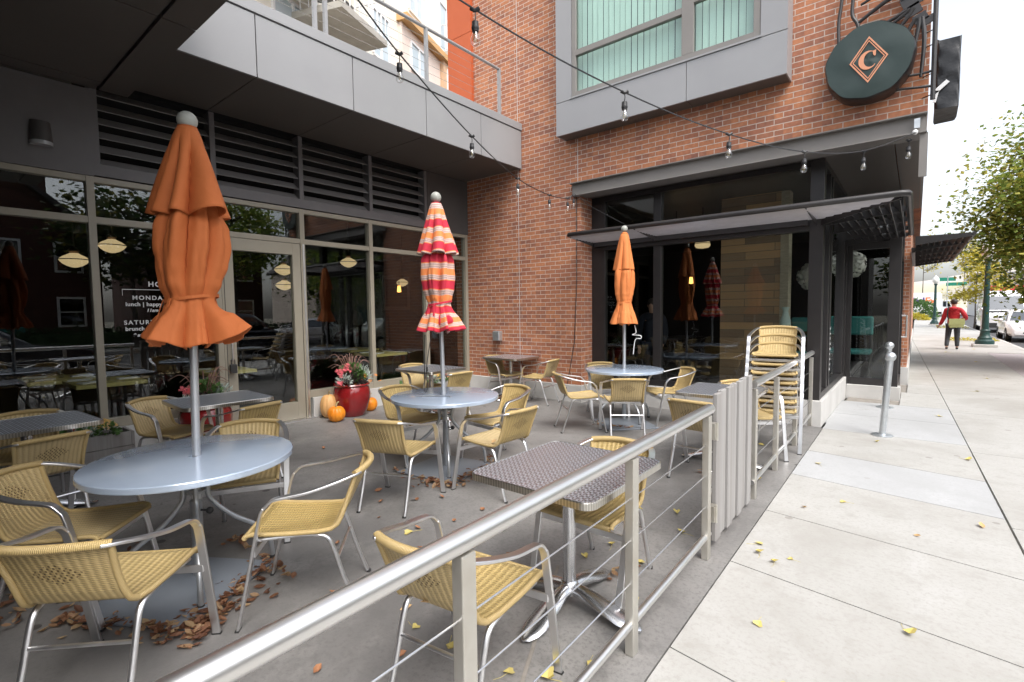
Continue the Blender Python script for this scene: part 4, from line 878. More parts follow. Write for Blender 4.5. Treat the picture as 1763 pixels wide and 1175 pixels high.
# crank and cord hanging at the middle and rear umbrellas
m = MB(); m.tube(bez([(-3.655, 3.17, 1.32), (-3.66, 3.16, 1.05), (-3.665, 3.16, 0.80), (-3.64, 3.15, 0.77), (-3.62, 3.155, 0.82), (-3.635, 3.165, 1.02), (-3.60, 3.20, 1.32)], 8), 0.0045, 6)
for x, y, z in ((-3.66, 3.16, 0.92), (-3.625, 3.158, 0.99)): m.lathe([(0.009, -0.022), (0.009, 0.022)], 8, (x, y, z))
tag(m.build('cord', 'rubber'), 'black looped cord hanging from the striped umbrella', 'cord')
def crank(name, x, y, z, lab):
    m = MB(); m.tube(bez([(x, y, z), (x+0.02, y, z-0.10), (x-0.03, y-0.01, z-0.13), (x+0.08, y+0.01, z-0.14), (x+0.085, y+0.01, z-0.18), (x+0.01, y, z-0.20), (x-0.02, y, z-0.40)], 5), 0.0055, 6); return tag(m.build(name, 'white'), lab, 'crank')
crank('bent_crank', T3[0]+0.13, T3[1]+0.05, 1.32, 'bent white crank hanging below the rear umbrella')
m = MB(); m.tube([(-3.67, 3.14, 0.727), (-3.50, 3.27, 0.727), (-3.42, 3.27, 0.727)], 0.005, 6); m.tube([(-3.72, 3.10, 0.727), (-3.66, 3.13, 0.727)], 0.005, 6); tag(m.build('crank_rod', 'alu'), 'thin bent crank rod lying on the striped umbrella table', 'rod')

# ================================================================== RAILING, GATE
def fx(y): return -0.925 - 0.0148*(y-0.6)
def railing(label, ya, yb, posts, ztop, lead=0.0, sl=0.0):
    root = thing('railing', label, 'railing', (0, 0, 0), 0, 'patio railings')
    zt = lambda y: ztop + sl*(y-ya)
    m = MB(); m.tube([(fx(ya), ya, zt(ya)), (fx(yb), yb, zt(yb))], 0.031, 20); m.build('top_rail', 'steel', root)
    m = MB(); m.tube([(fx(ya), ya, 0.142), (fx(yb), yb, 0.142)], 0.019, 14); m.build('bottom_rail', 'steel', root)
    for y in posts:
        m = MB(); m.obox((fx(y), y, 0.445), (1, 0, 0), (0, 1, 0), (0, 0, 1), 0.021, 0.027, 0.445)
        m.build('post', 'post', root, smooth=False, bevel=0.004)
    for z in (0.33, 0.525, 0.712):
        m = MB(); m.tube([(fx(ya)+0.0, max(ya, posts[0]), z), (fx(yb), min(yb, posts[-1]), z)], 0.0032, 6); c = m.build('cable', 'cast', root)
    return root
railing('stainless railing in front with thick shiny top rail running to the bottom left corner', -1.6, 3.10, (-1.2, -0.14, 0.925, 1.985, 3.05), 0.925, sl=0.0)
railing('stainless railing beyond the wooden gate, ending at the corner window', 4.22, 7.42, (4.27, 5.15, 6.21, 7.38), 0.935, sl=0.004)
gate = thing('wooden_gate', 'weathered grey plank gate between the two stainless railings', 'gate')
m = MB(); nb = 7
for k in range(nb):
    y = 3.20 + k*0.135; m.obox((fx(y)-0.012*(k % 2), y+0.055, 0.525), (1, 0, 0), (0, 1, 0), (0, 0, 1), 0.014, 0.0535, 0.475 + 0.004*k)
m.build('board_panel', 'wood', gate, smooth=False, bevel=0.004)
m = MB()
for z in (0.25, 0.78): m.box(fx(3.7)-0.055, fx(3.7)-0.030, 3.20, 4.12, z, z+0.07)
m.build('cross_brace', 'wood', gate, smooth=False)
for z in (0.22, 0.74):
    m = MB(); m.obox((fx(3.12)+0.012, 3.14, z+0.04), (1, 0, 0), (0, 1, 0), (0, 0, 1), 0.018, 0.03, 0.05); m.lathe([(0.008, -0.055), (0.008, 0.055)], 10, (fx(3.12)+0.034, 3.135, z+0.04)); m.build('hinge', 'post', gate, smooth=False)
# terrace railing above the band
tr = thing('terrace_railing', 'pale metal railing with thin cables on the upper terrace', 'railing')
m = MB(); m.tube([(-5.7, -3, 5.70), (-5.7, 6.75, 5.70)], 0.024, 10); m.build('top_rail', 'panel', tr)
for y in (-1.6, 1.7, 3.33, 3.47, 5.09, 6.74):
    m = MB(); m.box(-5.725, -5.675, y-0.02, y+0.02, 4.83, 5.69); m.build('post', 'panel', tr, smooth=False)
for k in range(6):
    m = MB(); m.tube([(-5.7, -3, 4.95+0.12*k), (-5.7, 6.74, 4.95+0.12*k)], 0.003, 5); m.build('cable', 'cast', tr)

# ================================================================== STRING LIGHTS
def make_bulb():
    root = bpy.data.objects.new('bulb_socket', None)
    return root
def string_light(label, pts, bulbs, tail=None):
    root = thing('string_light', label, 'string light', (0, 0, 0), 0, 'festoon string lights')
    m = MB(); P = bez(pts, 10); m.tube(P, 0.0055, 6)
    if tail: m.tube(tail, 0.004, 5)
    m.build('cable', 'bulbsocket', root)
    for (x, y, z), ln in bulbs:
        s = MB(); s.tube([(x-0.02, y-0.015, z+0.008), (x, y, z-0.006), (x+0.02, y+0.015, z+0.006)], 0.012, 8)
        s.tube([(x, y, z-0.01), (x+0.004, y, z-0.01-ln*0.5), (x, y, z-0.012-ln)], 0.0035, 6)
        zz = z - ln - 0.012
        s.lathe([(0.006, 0), (0.019, -0.006), (0.020, -0.03), (0.0215, -0.034), (0.0215, -0.046), (0.019, -0.05), (0.019, -0.060)], 14, (x, y, zz))
        so = s.build('bulb_socket', 'bulbsocket', root)
        b = MB(); b.lathe([(0.014, 0), (0.016, -0.008), (0.024, -0.03), (0.0285, -0.048), (0.027, -0.062), (0.018, -0.075), (0.006, -0.080), (0.0001, -0.081)], 16, (x, y, zz-0.058), False); b.build('bulb', 'clear', so)
        f = MB(); f.tube(bez([(x-0.005, y, zz-0.062), (x-0.008, y, zz-0.105), (x, y, zz-0.115), (x+0.008, y, zz-0.105), (x+0.005, y, zz-0.062)], 3), 0.0018, 5); f.build('filament', 'stem', so)
s1b = [(-1.98, 2.14, 3.24), (-1.64, 3.31, 3.07), (-1.27, 4.51, 3.01), (-0.88, 5.60, 3.04), (-0.48, 6.58, 3.19), (-0.11, 7.0, 3.33)]
string_light('festoon string of clear bulbs sagging from top centre to the beam end at right', [(-2.9, -1.2, 4.3), (-2.4, 0.6, 3.62), (-1.98, 2.14, 3.24), (-1.64, 3.31, 3.07), (-1.27, 4.51, 3.01), (-0.88, 5.60, 3.04), (-0.48, 6.55, 3.19), (-0.03, 6.98, 3.40)], [(p, 0.05) for p in s1b])
s2b = [(-2.88, 2.32, 3.36), (-3.24, 3.43, 3.16), (-3.72, 4.72, 3.11), (-3.95, 5.71, 3.12), (-4.16, 6.50, 3.24), (-4.32, 6.93, 3.38)]
string_light('festoon string of clear bulbs sagging across the grey terrace band to the brick corner', [(-2.1, -0.5, 4.0), (-2.55, 1.4, 3.56), (-2.88, 2.32, 3.36), (-3.24, 3.43, 3.16), (-3.72, 4.72, 3.11), (-3.95, 5.71, 3.12), (-4.16, 6.50, 3.24), (-4.34, 6.97, 3.42)], [(p, 0.05) for p in s2b],
             tail=[(-4.34, 6.97, 3.42), (-4.0, 6.95, 3.15), (-3.25, 6.62, 2.74)])

# ================================================================== WALL-MOUNTED THINGS
wl = thing('wall_lamp', 'dark wedge shaped wall lamp high on the grey wall at left', 'wall lamp')
m = MB()
def wedge(u, v):
    a = pi*u; z = 3.285 + 0.20*v; r = 0.080 + 0.0*v
    return (-6.848 + sin(a)*(0.105 - 0.045*v), 0.985 - cos(a)*(0.092-0.014*v), z)
m.grid(wedge, 20, 6); o = len(m.v); m.v += [wedge(k/20, 1) for k in range(21)]; m.face([o+k for k in range(21)]); m.build('housing', 'dark', wl)
m = MB(); m.grid(lambda u, v: (wedge(u, 0)[0]-0.0*v, wedge(u, 0)[1]*(1-0.02*v)+0.985*0.02*v, 3.284-0.035*v), 20, 2); o = len(m.v); m.v += [(wedge(k/20, 0)[0], wedge(k/20, 0)[1]*0.98+0.985*0.02, 3.249) for k in range(21)]; m.face([o+k for k in range(21)][::-1]); m.build('diffuser', noise_mat('lamp_lens', (0.42, 0.43, 0.44), None, rough=0.2), wl)
eb = thing('outlet_box', 'grey weatherproof outlet box on the brick wall', 'outlet box')
m = MB(); m.box(-6.16, -6.0, 7.0, 7.099, 0.985, 1.165); m.build('body', 'galv', eb, smooth=False, bevel=0.012)
m = MB(); m.box(-6.15, -6.01, 6.985, 6.998, 0.995, 1.155); m.build('lid', 'galv', eb, smooth=False, bevel=0.006)
m = MB(); m.tube([(-4.36, 7.085, 3.38), (-4.37, 7.09, 2.0), (-4.42, 7.09, 1.0), (-4.55, 7.06, 0.26), (-4.6, 7.0, 0.01)], 0.006, 6); tag(m.build('power_cord', 'rubber'), 'thin black cord running down the brick corner beside the window', 'cord')
pl = thing('padlock', 'black padlock box hanging on the glass door handle', 'padlock')
m = MB(); m.box(-6.845, -6.795, 2.635, 2.715, 0.78, 0.895); m.build('body', 'plastic', pl, smooth=False, bevel=0.008)
m = MB(); m.tube(bez([(-6.82, 2.655, 0.895), (-6.82, 2.655, 0.945), (-6.82, 2.675, 0.968), (-6.82, 2.695, 0.945), (-6.82, 2.695, 0.895)], 4), 0.006, 8); m.build('shackle', 'rubber', pl)
# hanging round sign
sg = thing('hanging_sign', 'round dark green sign with copper letter C in a diamond, on black ironwork', 'sign')
cx, cy, cz = -0.485, 6.86, 4.235
m = MB(); n = 72
def edge(a, k): return 0.40*(1 + 0.012*sin(5*a+k) + 0.010*sin(11*a+2*k))
prof = [(0.985, -0.012), (1.0, 0.0), (1.025, 0.05), (1.04, 0.13), (1.03, 0.20), (0.9, 0.22)]
o = len(m.v)
for q, (s_, d) in enumerate(prof):
    for k in range(n):
        a = 2*pi*k/n; r = edge(a, 0)*s_; m.v.append((cx + r*cos(a), cy + d + (0.012*sin(9*a) if q > 2 else 0), cz + r*sin(a)))
for q in range(len(prof)-1):
    for k in range(n): k2 = (k+1) % n; m.face((o+q*n+k, o+q*n+k2, o+(q+1)*n+k2, o+(q+1)*n+k))
m.face([o+(len(prof)-1)*n+k for k in range(n)]); m.build('cover_side', 'blacktarp', sg)
m = MB(); o = len(m.v); rings = 10
for j in range(1, rings+1):
    for k in range(n):
        a = 2*pi*k/n; r = edge(a, 0)*0.985*j/rings; m.v.append((cx + r*cos(a), cy - 0.013 - 0.010*(1-(j/rings)**2) + 0.004*sin(3*a+5*j/rings), cz + r*sin(a)))
m.v.append((cx, cy-0.023, cz)); ce = len(m.v)-1
for j in range(rings-1):
    for k in range(n): k2 = (k+1) % n; m.face((o+j*n+k, o+(j+1)*n+k, o+(j+1)*n+k2, o+j*n+k2))
for k in range(n): m.face((ce, o+k, o+(k+1) % n))
m.build('cover_face', 'tarp', sg)
def dia(r, w, d=0.004):
    mm = MB(); A = (0.165, 0.235); sc = r
    oo = [(A[0]*sc, 0), (0, A[1]*sc), (-A[0]*sc, 0), (0, -A[1]*sc)]; ii = [(x*(1-w/sc), y*(1-w/sc)) for x, y in oo]
    for k in range(4):
        j = (k+1) % 4; mm.prism([oo[k], oo[j], ii[j], ii[k]], d, (cx+0.005, cy-0.026, cz), (1, 0, 0), (0, 0, 1))
    return mm
m = dia(1.05, 0.10); m.merge(dia(0.88, 0.06)); m.build('diamond_border', 'copper', sg, smooth=False)
# letter C: heavy tapered crescent with flared serifs
m = MB(); out = []; inn = []
for k in range(25):
    a = R(52 + (318-52)*k/24); out.append((0.085*cos(a), 0.098*sin(a)))
for k in range(25):
    a = R(318 - (318-58)*k/24); inn.append((0.022 + 0.060*cos(a), 0.004 + 0.080*sin(a)))
poly = out + [(0.075, -0.058), (0.066, -0.062)] + inn + [(0.045, 0.058), (0.048, 0.040), (0.062, 0.030), (0.068, 0.085)]
oo = out; ii = inn[::-1]
for k in range(24): m.prism([oo[k], oo[k+1], ii[k+1], ii[k]], 0.004, (cx+0.0, cy-0.026, cz-0.005), (1, 0, 0), (0, 0, 1))
m.prism([(0.040, 0.085), (0.072, 0.092), (0.068, 0.030), (0.056, 0.030), (0.045, 0.050)], 0.004, (cx, cy-0.0262, cz-0.005), (1, 0, 0), (0, 0, 1))
m.build('letter', 'copper', sg, smooth=False)
iron = MB(); yi = 7.02
def strip(pts, w0, w1):
    P = bez([(x, yi, z) for x, z in pts], 5); k = len(P); iron.tube(P, [w0 + (w1-w0)*i/(k-1) for i in range(k)], 4, rect=(1, 1)) if False else iron.tube(P, [w0 + (w1-w0)*i/(k-1) for i in range(k)], 8)
strip([(-0.755, 5.35), (-0.76, 5.05), (-0.785, 4.80), (-0.775, 4.50)], 0.018, 0.018)
strip([(-0.62, 5.35), (-0.65, 5.05), (-0.655, 4.85), (-0.60, 4.72), (-0.60, 4.55)], 0.018, 0.02)
strip([(-0.60, 4.74), (-0.45, 4.83), (-0.30, 4.90), (-0.16, 4.86)], 0.018, 0.03)
strip([(-0.58, 4.93), (-0.40, 5.0), (-0.24, 5.06), (-0.18, 4.98)], 0.014, 0.025)
for tx, tz in ((-0.46, 4.62), (-0.38, 4.58), (-0.29, 4.50), (-0.21, 4.36), (-0.115, 4.22), (-0.03, 3.98)):
    sx0 = -0.16 + 0.13*max(0, min(1, (tx+0.46)/0.44)); strip([(sx0, 4.72 if tx < -0.25 else 4.60), ((sx0+tx)/2+0.02, (4.64+tz)/2+0.04), (tx, tz)], 0.024, 0.015)
for x, z, w in ((-0.16, 4.92, 0.09), (-0.13, 4.80, 0.085), (-0.12, 4.70, 0.075), (-0.05, 4.60, 0.06), (0.03, 4.56, 0.05)): iron.obox((x, yi, z), (1, 0, 0.4), (0, 1, 0), (-0.4, 0, 1), w, 0.008, w*0.75)
strip([(-0.30, 4.05), (-0.10, 4.02), (0.03, 4.015), (0.09, 4.03)], 0.014, 0.014); strip([(-0.36, 3.90), (-0.2, 3.90), (0.0, 3.87), (0.09, 3.86)], 0.014, 0.014)
iron.tube([(0.075, yi, 3.72), (0.075, yi, 5.6)], 0.022, 8)
for z in (3.78, 4.0, 4.3, 4.45): iron.tube([(-0.01, 7.10, z), (0.08, 7.03, z)], 0.006, 6)
iron.build('ironwork', 'black', sg)
tp = thing('wrapped_sign_box', 'boxy black tarp wrapped sign sticking out beyond the brick corner', 'sign')
def tarp(u, v):
    a = 2*pi*u; e = 0.5
    c, s = cos(a), sin(a); sx_ = math.copysign(abs(c)**0.16, c); sy_ = math.copysign(abs(s)**0.16, s)
    w = 1 + 0.012*sin(9*v+3*a) + 0.012*sin(23*v+7*a)
    return (0.195 + 0.10*sx_*w, 7.45 + 0.28*sy_*w, 3.66 + 0.72*v + 0.015*sin(2*a+1))
m = MB(); m.grid(tarp, 48, 24, closed_u=True); o = len(m.v); m.v += [tarp(k/48, 0) for k in range(48)]; m.face([o+k for k in range(48)][::-1]); o = len(m.v); m.v += [tarp(k/48, 1) for k in range(48)]; m.face([o+k for k in range(48)]); m.build('tarp_wrap', 'blacktarp', tp)
m = MB(); m.obox((0.14, 7.145, 3.87), (1, 0, 0.9), (0, 1, 0), (-0.9, 0, 1), 0.075, 0.006, 0.02); m.obox((0.10, 7.145, 3.78), (0.2, 0, 1), (0, 1, 0), (1, 0, -0.2), 0.06, 0.006, 0.015); m.build('loose_tape', 'white', tp, smooth=False)
# small white floodlight at the beam end
fl = thing('beam_fixture', 'small white fixture and bracket at the right end of the steel beam', 'bracket')
m = MB(); m.box(-0.07, -0.02, 6.97, 7.0, 3.44, 3.54); m.build('bracket_plate', 'galv', fl, smooth=False); m = MB(); m.sphere((-0.06, 6.98, 3.40), 0.028, 12, 8); m.build('cap', 'globe', fl)

# ================================================================== PLANTS, POTS, PUMPKINS, LEAVES
def leaf_cloud(m, c, rx, ry, rz, n, size, rnd, shape='round', up=0.3):
    for _ in range(n):
        a = rnd.uniform(0, 2*pi); b = rnd.uniform(-0.25, 1); q = rnd.uniform(0.45, 1)**0.6
        s_ = math.sqrt(max(0, 1-b*b*0.98)); p = Vector((c[0]+rx*q*s_*cos(a), c[1]+ry*q*s_*sin(a), c[2]+rz*q*b))
        d = Vector((cos(a)*s_ + rnd.uniform(-.5, .5), sin(a)*s_ + rnd.uniform(-.5, .5), b*0.6 + up + rnd.uniform(-.4, .4))).normalized()
        w = d.cross(Vector((rnd.uniform(-1, 1), rnd.uniform(-1, 1), rnd.uniform(-1, 1)))).normalized(); L = size*rnd.uniform(0.6, 1.3); wd = L*(0.34 if shape == 'round' else 0.12)
        o = len(m.v); nn = d.cross(w)
        m.v += [tuple(p), tuple(p + d*L*0.5 + w*wd + nn*L*0.06), tuple(p + d*L), tuple(p + d*L*0.5 - w*wd + nn*L*0.06)]; m.face((o, o+1, o+2, o+3))
def flower(m, p, r, rnd, n=5):
    ax = Vector((rnd.uniform(-.6, .6)+0.4, rnd.uniform(-.7, .3), rnd.uniform(.3, 1))).normalized(); u = ax.orthogonal().normalized(); w = ax.cross(u)
    for k in range(n):
        a = 2*pi*k/n; a2 = a + 2*pi/n*0.55; am = (a+a2)/2+0.1; o = len(m.v); P = Vector(p)
        m.v += [tuple(P), tuple(P + (u*cos(a)+w*sin(a))*r*0.8 + ax*r*0.2), tuple(P + (u*cos(am)+w*sin(am))*r*1.05 + ax*r*0.35), tuple(P + (u*cos(a2)+w*sin(a2))*r*0.8 + ax*r*0.2)]; m.face((o, o+1, o+2, o+3))
def flower_pot(x, y, lab, seed, scale=1.0):
    rnd = random.Random(seed)
    root = thing('flower_pot', lab, 'flower pot', (x, y, 0), 0, 'red glazed flower pots')
    k = scale
    m = MB(); m.lathe([(0.0001, 0.0), (0.150*k, 0.0), (0.165*k, 0.01), (0.20*k, 0.10), (0.232*k, 0.22), (0.238*k, 0.30), (0.225*k, 0.36), (0.210*k, 0.388), (0.222*k, 0.40), (0.230*k, 0.412), (0.222*k, 0.425), (0.20*k, 0.42), (0.195*k, 0.39), (0.19*k, 0.36)], 48, cap=False); m.build('pot', 'redpot', root)
    m = MB(); m.lathe([(0.0001, 0.375), (0.195*k, 0.37)], 30, cap=False); m.build('soil', 'soil', root)
    m = MB(); leaf_cloud(m, (0.02, -0.03, 0.43), 0.17, 0.17, 0.13, 380, 0.045, rnd); m.build('dark_foliage', 'darkleaf', root, smooth=False)
    m = MB(); leaf_cloud(m, (-0.02, 0.02, 0.50), 0.15, 0.15, 0.16, 360, 0.06, rnd); m.build('green_foliage', 'leafgreen', root, smooth=False)
    m = MB(); leaf_cloud(m, (0.02, 0.15, 0.46), 0.09, 0.10, 0.16, 220, 0.06, rnd, 'thin'); leaf_cloud(m, (0.10, -0.17, 0.45), 0.06, 0.07, 0.09, 120, 0.055, rnd, 'thin'); m.build('silver_foliage', 'silverleaf', root, smooth=False)
    m = MB()
    for c in ((0.12, -0.24, 0.46), (0.05, -0.18, 0.57), (0.08, -0.14, 0.61), (0.02, -0.20, 0.60), (0.06, -0.10, 0.66)):
        for _ in range(14): flower(m, (c[0]+rnd.gauss(0, .02), c[1]+rnd.gauss(0, .02), c[2]+rnd.gauss(0, .018)), 0.018, rnd)
    m.build('pink_blossom', 'pink', root, smooth=False)
    m = MB()
    for _ in range(9): flower(m, (0.12+rnd.uniform(-.08, .1), 0.10+rnd.uniform(-.10, .22), 0.43+rnd.uniform(-.04, .09)), 0.026, rnd, 6)
    m.build('orange_blossom', 'orangefl', root, smooth=False)
    m = MB()
    for _ in range(26):
        a = rnd.uniform(0, 2*pi); ln = rnd.uniform(0.25, 0.42); bx, by = cos(a)*rnd.uniform(.05, .22), sin(a)*rnd.uniform(.05, .22)
        m.tube(bez([(bx*0.15, by*0.15, 0.42), (bx*0.6, by*0.6, 0.42+ln*0.75), (bx, by, 0.42+ln), (bx*1.5, by*1.5, 0.42+ln*0.85)], 4), [0.005, 0.005, 0.005, 0.005, 0.005, 0.0045, 0.004, 0.004, 0.0035, 0.003, 0.0025, 0.002, 0.0015], 4)
    m.build('purple_grass', 'grassblade', root)
    return root
_fp = flower_pot(-6.55, 4.22, 'glossy red flower pot with pink blossoms right of the glass door, pumpkins beside it', 5)
_fp.scale = (1.14,)*3; _fp = flower_pot(-6.50, 2.22, 'glossy red flower pot behind the square table, left of the glass door', 8, 1.05); _fp.scale = (1.12,)*3
def pumpkin(name, x, y, r, sz, mat, lab, seed, tilt=0.0):
    rnd = random.Random(seed); root = thing(name, lab, 'pumpkin' if name == 'pumpkin' else 'squash', (x, y, 0), rnd.uniform(0, 6), 'pumpkins by the flower pots')
    m = MB(); N_ = 10
    def wob(a, i): return 0.94 + 0.06*abs(cos(a*N_/2))**0.6
    pr = []
    for i in range(19):
        t = pi*i/18; rr = r*sin(t)**0.85 if 0 < i < 18 else 1e-5; z = -r*sz*cos(t)
        if t > 2.4: z -= r*0.16*((t-2.4)/0.74)**2
        pr.append((rr, z + r*sz*0.97))
    m.lathe(pr, 80, (0, 0, 0), False, wob); m.build('rind', mat, root)
    m = MB(); zt = r*sz*1.78; m.tube(bez([(0, 0, zt), (0.005, 0.0, zt+0.03), (0.015, 0.01, zt+0.06), (0.035, 0.02, zt+0.075)], 4), [0.018, 0.015, 0.012, 0.010, 0.009, 0.009, 0.009, 0.009, 0.009, 0.0095, 0.010, 0.010, 0.009], 8); m.build('stem', 'stem', root)
pumpkin('pumpkin', -6.35, 3.83, 0.125, 0.92, 'pumpkin', 'round bright orange pumpkin in front of the red pot beside the door', 1)
pumpkin('squash', -6.66, 3.90, 0.125, 1.45, 'squash', 'tall pale tan squash leaning by the curb behind the bright pumpkin', 2)
pumpkin('pumpkin', -6.62, 4.58, 0.115, 0.95, 'pumpkin', 'orange pumpkin half hidden behind the right side of the red pot', 3)
pumpkin('pumpkin', -6.42, 2.66, 0.105, 1.0, 'pumpkin', 'small orange pumpkin under the square table before the glass door', 4)
# long wooden planters on the patio floor under the window
def planter(x0, x1, y0, y1, lab, seed):
    rnd = random.Random(seed); root = thing('planter_box', lab, 'planter', (0, 0, 0), 0, 'wooden planter boxes'); H_ = 0.32
    m = MB()
    for z0, z1 in ((0.01, 0.17), (0.176, H_)): m.box(x0, x1, y0, y0+0.03, z0, z1); m.box(x0, x1, y1-0.03, y1, z0, z1); m.box(x0, x0+0.03, y0+0.031, y1-0.031, z0, z1); m.box(x1-0.03, x1, y0+0.031, y1-0.031, z0, z1)
    m.build('boards', 'wood', root, smooth=False, bevel=0.004)
    m = MB(); m.box(x0+0.031, x1-0.031, y0+0.031, y1-0.031, 0.02, 0.285); m.build('soil', 'soil', root, smooth=False)
    cx_, hx = (x0+x1)/2, (x1-x0)/2-0.02; L_ = y1-y0
    m = MB(); m2 = MB(); m3 = MB(); m4 = MB(); m5 = MB()
    for k in range(max(3, int(L_/0.16))):
        yy = y0+0.08+k*min(0.16, L_/3.2); t = k % 3
        leaf_cloud(m, (cx_+rnd.uniform(-.03, .05), yy+rnd.uniform(-.05, .05), 0.335), hx+0.05, 0.10, 0.08, 130, 0.05, rnd)
        if t == 0: leaf_cloud(m2, (cx_+hx*0.5, yy, 0.345), 0.11, 0.11, 0.10, 240, 0.045, rnd, 'thin')
        if t == 1:
            for _ in range(150):
                a = rnd.uniform(0, 2*pi); b = rnd.uniform(0, 1)**.5; flower(m3, (cx_+0.02+0.11*b*cos(a), yy+0.12*b*sin(a), 0.375+0.085*(1-b*b)), 0.013, rnd, 5)
        if t == 2:
            for _ in range(9): flower(m4, (cx_+rnd.uniform(-.05, .12), yy+rnd.uniform(-.08, .08), 0.41+rnd.uniform(-.03, .05)), 0.032, rnd, 5)
        for _ in range(2): flower(m5, (cx_+rnd.uniform(-.05, .14), yy+rnd.uniform(-.08, .08), 0.40+rnd.uniform(-.02, .05)), 0.026, rnd, 5)
    m.build('green_foliage', 'leafgreen', root, smooth=False); m2.build('silver_foliage', 'silverleaf', root, smooth=False); m3.build('yellow_blossom', 'yellowfl', root, smooth=False); m4.build('crimson_blossom', 'crimson', root, smooth=False); m5.build('orange_blossom', 'orangefl', root, smooth=False)
planter(-6.74, -6.40, 0.55, 1.50, 'weathered grey planter box of mixed flowers on the floor at left', 11)
planter(-6.62, -6.36, 5.15, 6.2, 'low planter of small bright flowers behind the window table', 12)
# fallen leaves
def leaf_into(m, x, y, z, s, rnd, fan=False, flat=0.35):
    a = rnd.uniform(0, 2*pi); u = Vector((cos(a), sin(a), rnd.uniform(-flat, flat))); w = Vector((-sin(a), cos(a), rnd.uniform(-flat, flat))); o = len(m.v); P = Vector((x, y, z)); cu = rnd.uniform(0.05, 0.45)*s; sk_ = rnd.uniform(-0.5, 0.9)
    if fan: sh = [(-.5, 0), (.15, .5), (.45, .35), (.38, 0), (.45, -.35), (.15, -.5)]
    else: sh = [(-.55, 0), (-.2, .26), (.2, .27), (.6, 0), (.2, -.27), (-.2, -.26)]
    m.v.append(tuple(P + Vector((0, 0, 0.002))))
    for p, q in sh: m.v.append(tuple(P + u*p*s + w*q*s + Vector((0, 0, cu*(abs(p)*(1 if p > 0 else sk_) + abs(q)*(1.3 if q > 0 else 0.6))*1.3 + 0.004))))
    for k in range(6): m.face((o, o+1+k, o+1+(k+1) % 6))
rnd = random.Random(21); lit = MB()
def pile(x0, y0, x1, y1, w, n, h=0.03, s=(0.022, 0.066)):
    for _ in range(int(n*0.68)):
        t = rnd.random()**rnd.choice((0.6, 1.0, 1.7)); d = abs(rnd.gauss(0, w))*rnd.choice((0.6, 1, 1.9)); sgn = rnd.choice((-1, 1)); L_ = math.hypot(x1-x0, y1-y0); nx, ny = -(y1-y0)/L_, (x1-x0)/L_
        leaf_into(lit, x0+(x1-x0)*t+nx*d*sgn, y0+(y1-y0)*t+ny*d*sgn, 0.006+rnd.random()*h*max(0, 1-d/w/1.6), rnd.uniform(*s), rnd)
c1 = Vector((T1[0]+0.13, T1[1]-0.07))
pile(-2.70, 0.80, -3.02, 1.34, 0.045, 190); pile(-2.64, 0.78, -2.80, 1.02, 0.05, 70); pile(-3.30, 0.42, -2.72, 0.77, 0.03, 140); pile(-2.74, 0.70, -2.58, 0.84, 0.045, 50)
pile(-3.55, 1.36, -2.75, 1.34, 0.03, 60); pile(-4.1, 0.2, -3.6, 0.75, 0.10, 260, 0.05); pile(-4.5, 0.45, -4.1, 0.6, 0.08, 120, 0.04); pile(-3.9, -0.1, -3.4, 0.25, 0.10, 160, 0.05)
pile(-3.40, 2.92, -3.12, 2.96, 0.045, 110); pile(-3.14, 2.96, -3.22, 3.60, 0.045, 110); pile(-3.86, 2.92, -3.45, 2.93, 0.025, 35); pile(-3.40, 3.78, -3.2, 3.62, 0.05, 40)
pile(-3.3, 5.84, -2.75, 5.84, 0.03, 40); pile(-1.34, 2.56, -1.20, 2.60, 0.05, 22); pile(-1.55, 4.62, -1.45, 4.70, 0.03, 14)
setting(lit.build('fallen_leaves', 'litter', smooth=False), 'stuff', 'drifts of brown fallen leaves around the umbrella base plates')
lf = {}
for k, (mt, fan) in enumerate((('leafbrown', False), ('leaftan', False), ('leafyellow', True), ('leafyellow', True))):
    for q in range(2):
        r2 = random.Random(100+k*7+q); m = MB(); leaf_into(m, 0, 0, 0.003, 0.060 if fan else 0.056, r2, fan, 0.25)
        if fan: m.tube([(0, 0, 0.004), (-0.05, 0.01, 0.003), (-0.085, 0.03, 0.003)], 0.0012, 4)
        me = m.build('fallen_leaf', mt, smooth=False); COL.objects.unlink(me); lf[(k, q)] = me
rnd = random.Random(33)
def scatter(pts, kinds, lab, grp, cat='leaf'):
    for x, y, s in pts:
        src = lf[(rnd.choice(kinds), rnd.randint(0, 1))]; o = src.copy(); COL.objects.link(o); o.location = (x, y, 0.001); o.rotation_euler = (0, 0, rnd.uniform(0, 6.28)); o.scale = (s, s, s); tag(o, lab, cat, grp)
brown = [(-2.15, 1.95), (-2.3, 1.75), (-2.05, 1.6), (-2.45, 2.05), (-2.42, 2.35), (-2.6, 2.5), (-2.7, 2.28), (-3.02, 2.75), (-2.6, 2.75), (-3.5, 2.55), (-3.3, 2.4), (-3.15, 2.62), (-3.05, 2.2), (-2.2, 2.6), (-2.0, 2.8), (-4.0, 2.6), (-4.3, 2.9), (-2.35, 0.95), (-2.2, 1.2), (-1.95, 1.05), (-1.75, 1.3), (-1.65, 1.0), (-2.45, 1.45), (-2.9, 1.75), (-3.3, 1.95), (-4.15, 3.9), (-3.7, 4.3), (-3.2, 4.5), (-2.6, 4.2), (-2.25, 3.6), (-2.0, 3.3), (-1.8, 2.95), (-4.9, 3.3), (-5.2, 2.9), (-2.4, 2.0), (-2.25, 1.35), (-2.0, 1.85), (-3.0, 5.0), (-3.9, 5.2), (-1.9, 2.35)]
scatter([(x+rnd.uniform(-.05, .05), y+rnd.uniform(-.05, .05), rnd.uniform(.7, 1.15)) for x, y in brown], (0, 0, 1), 'small dry brown leaf lying alone on the grey patio floor', 'brown leaves scattered on the patio')
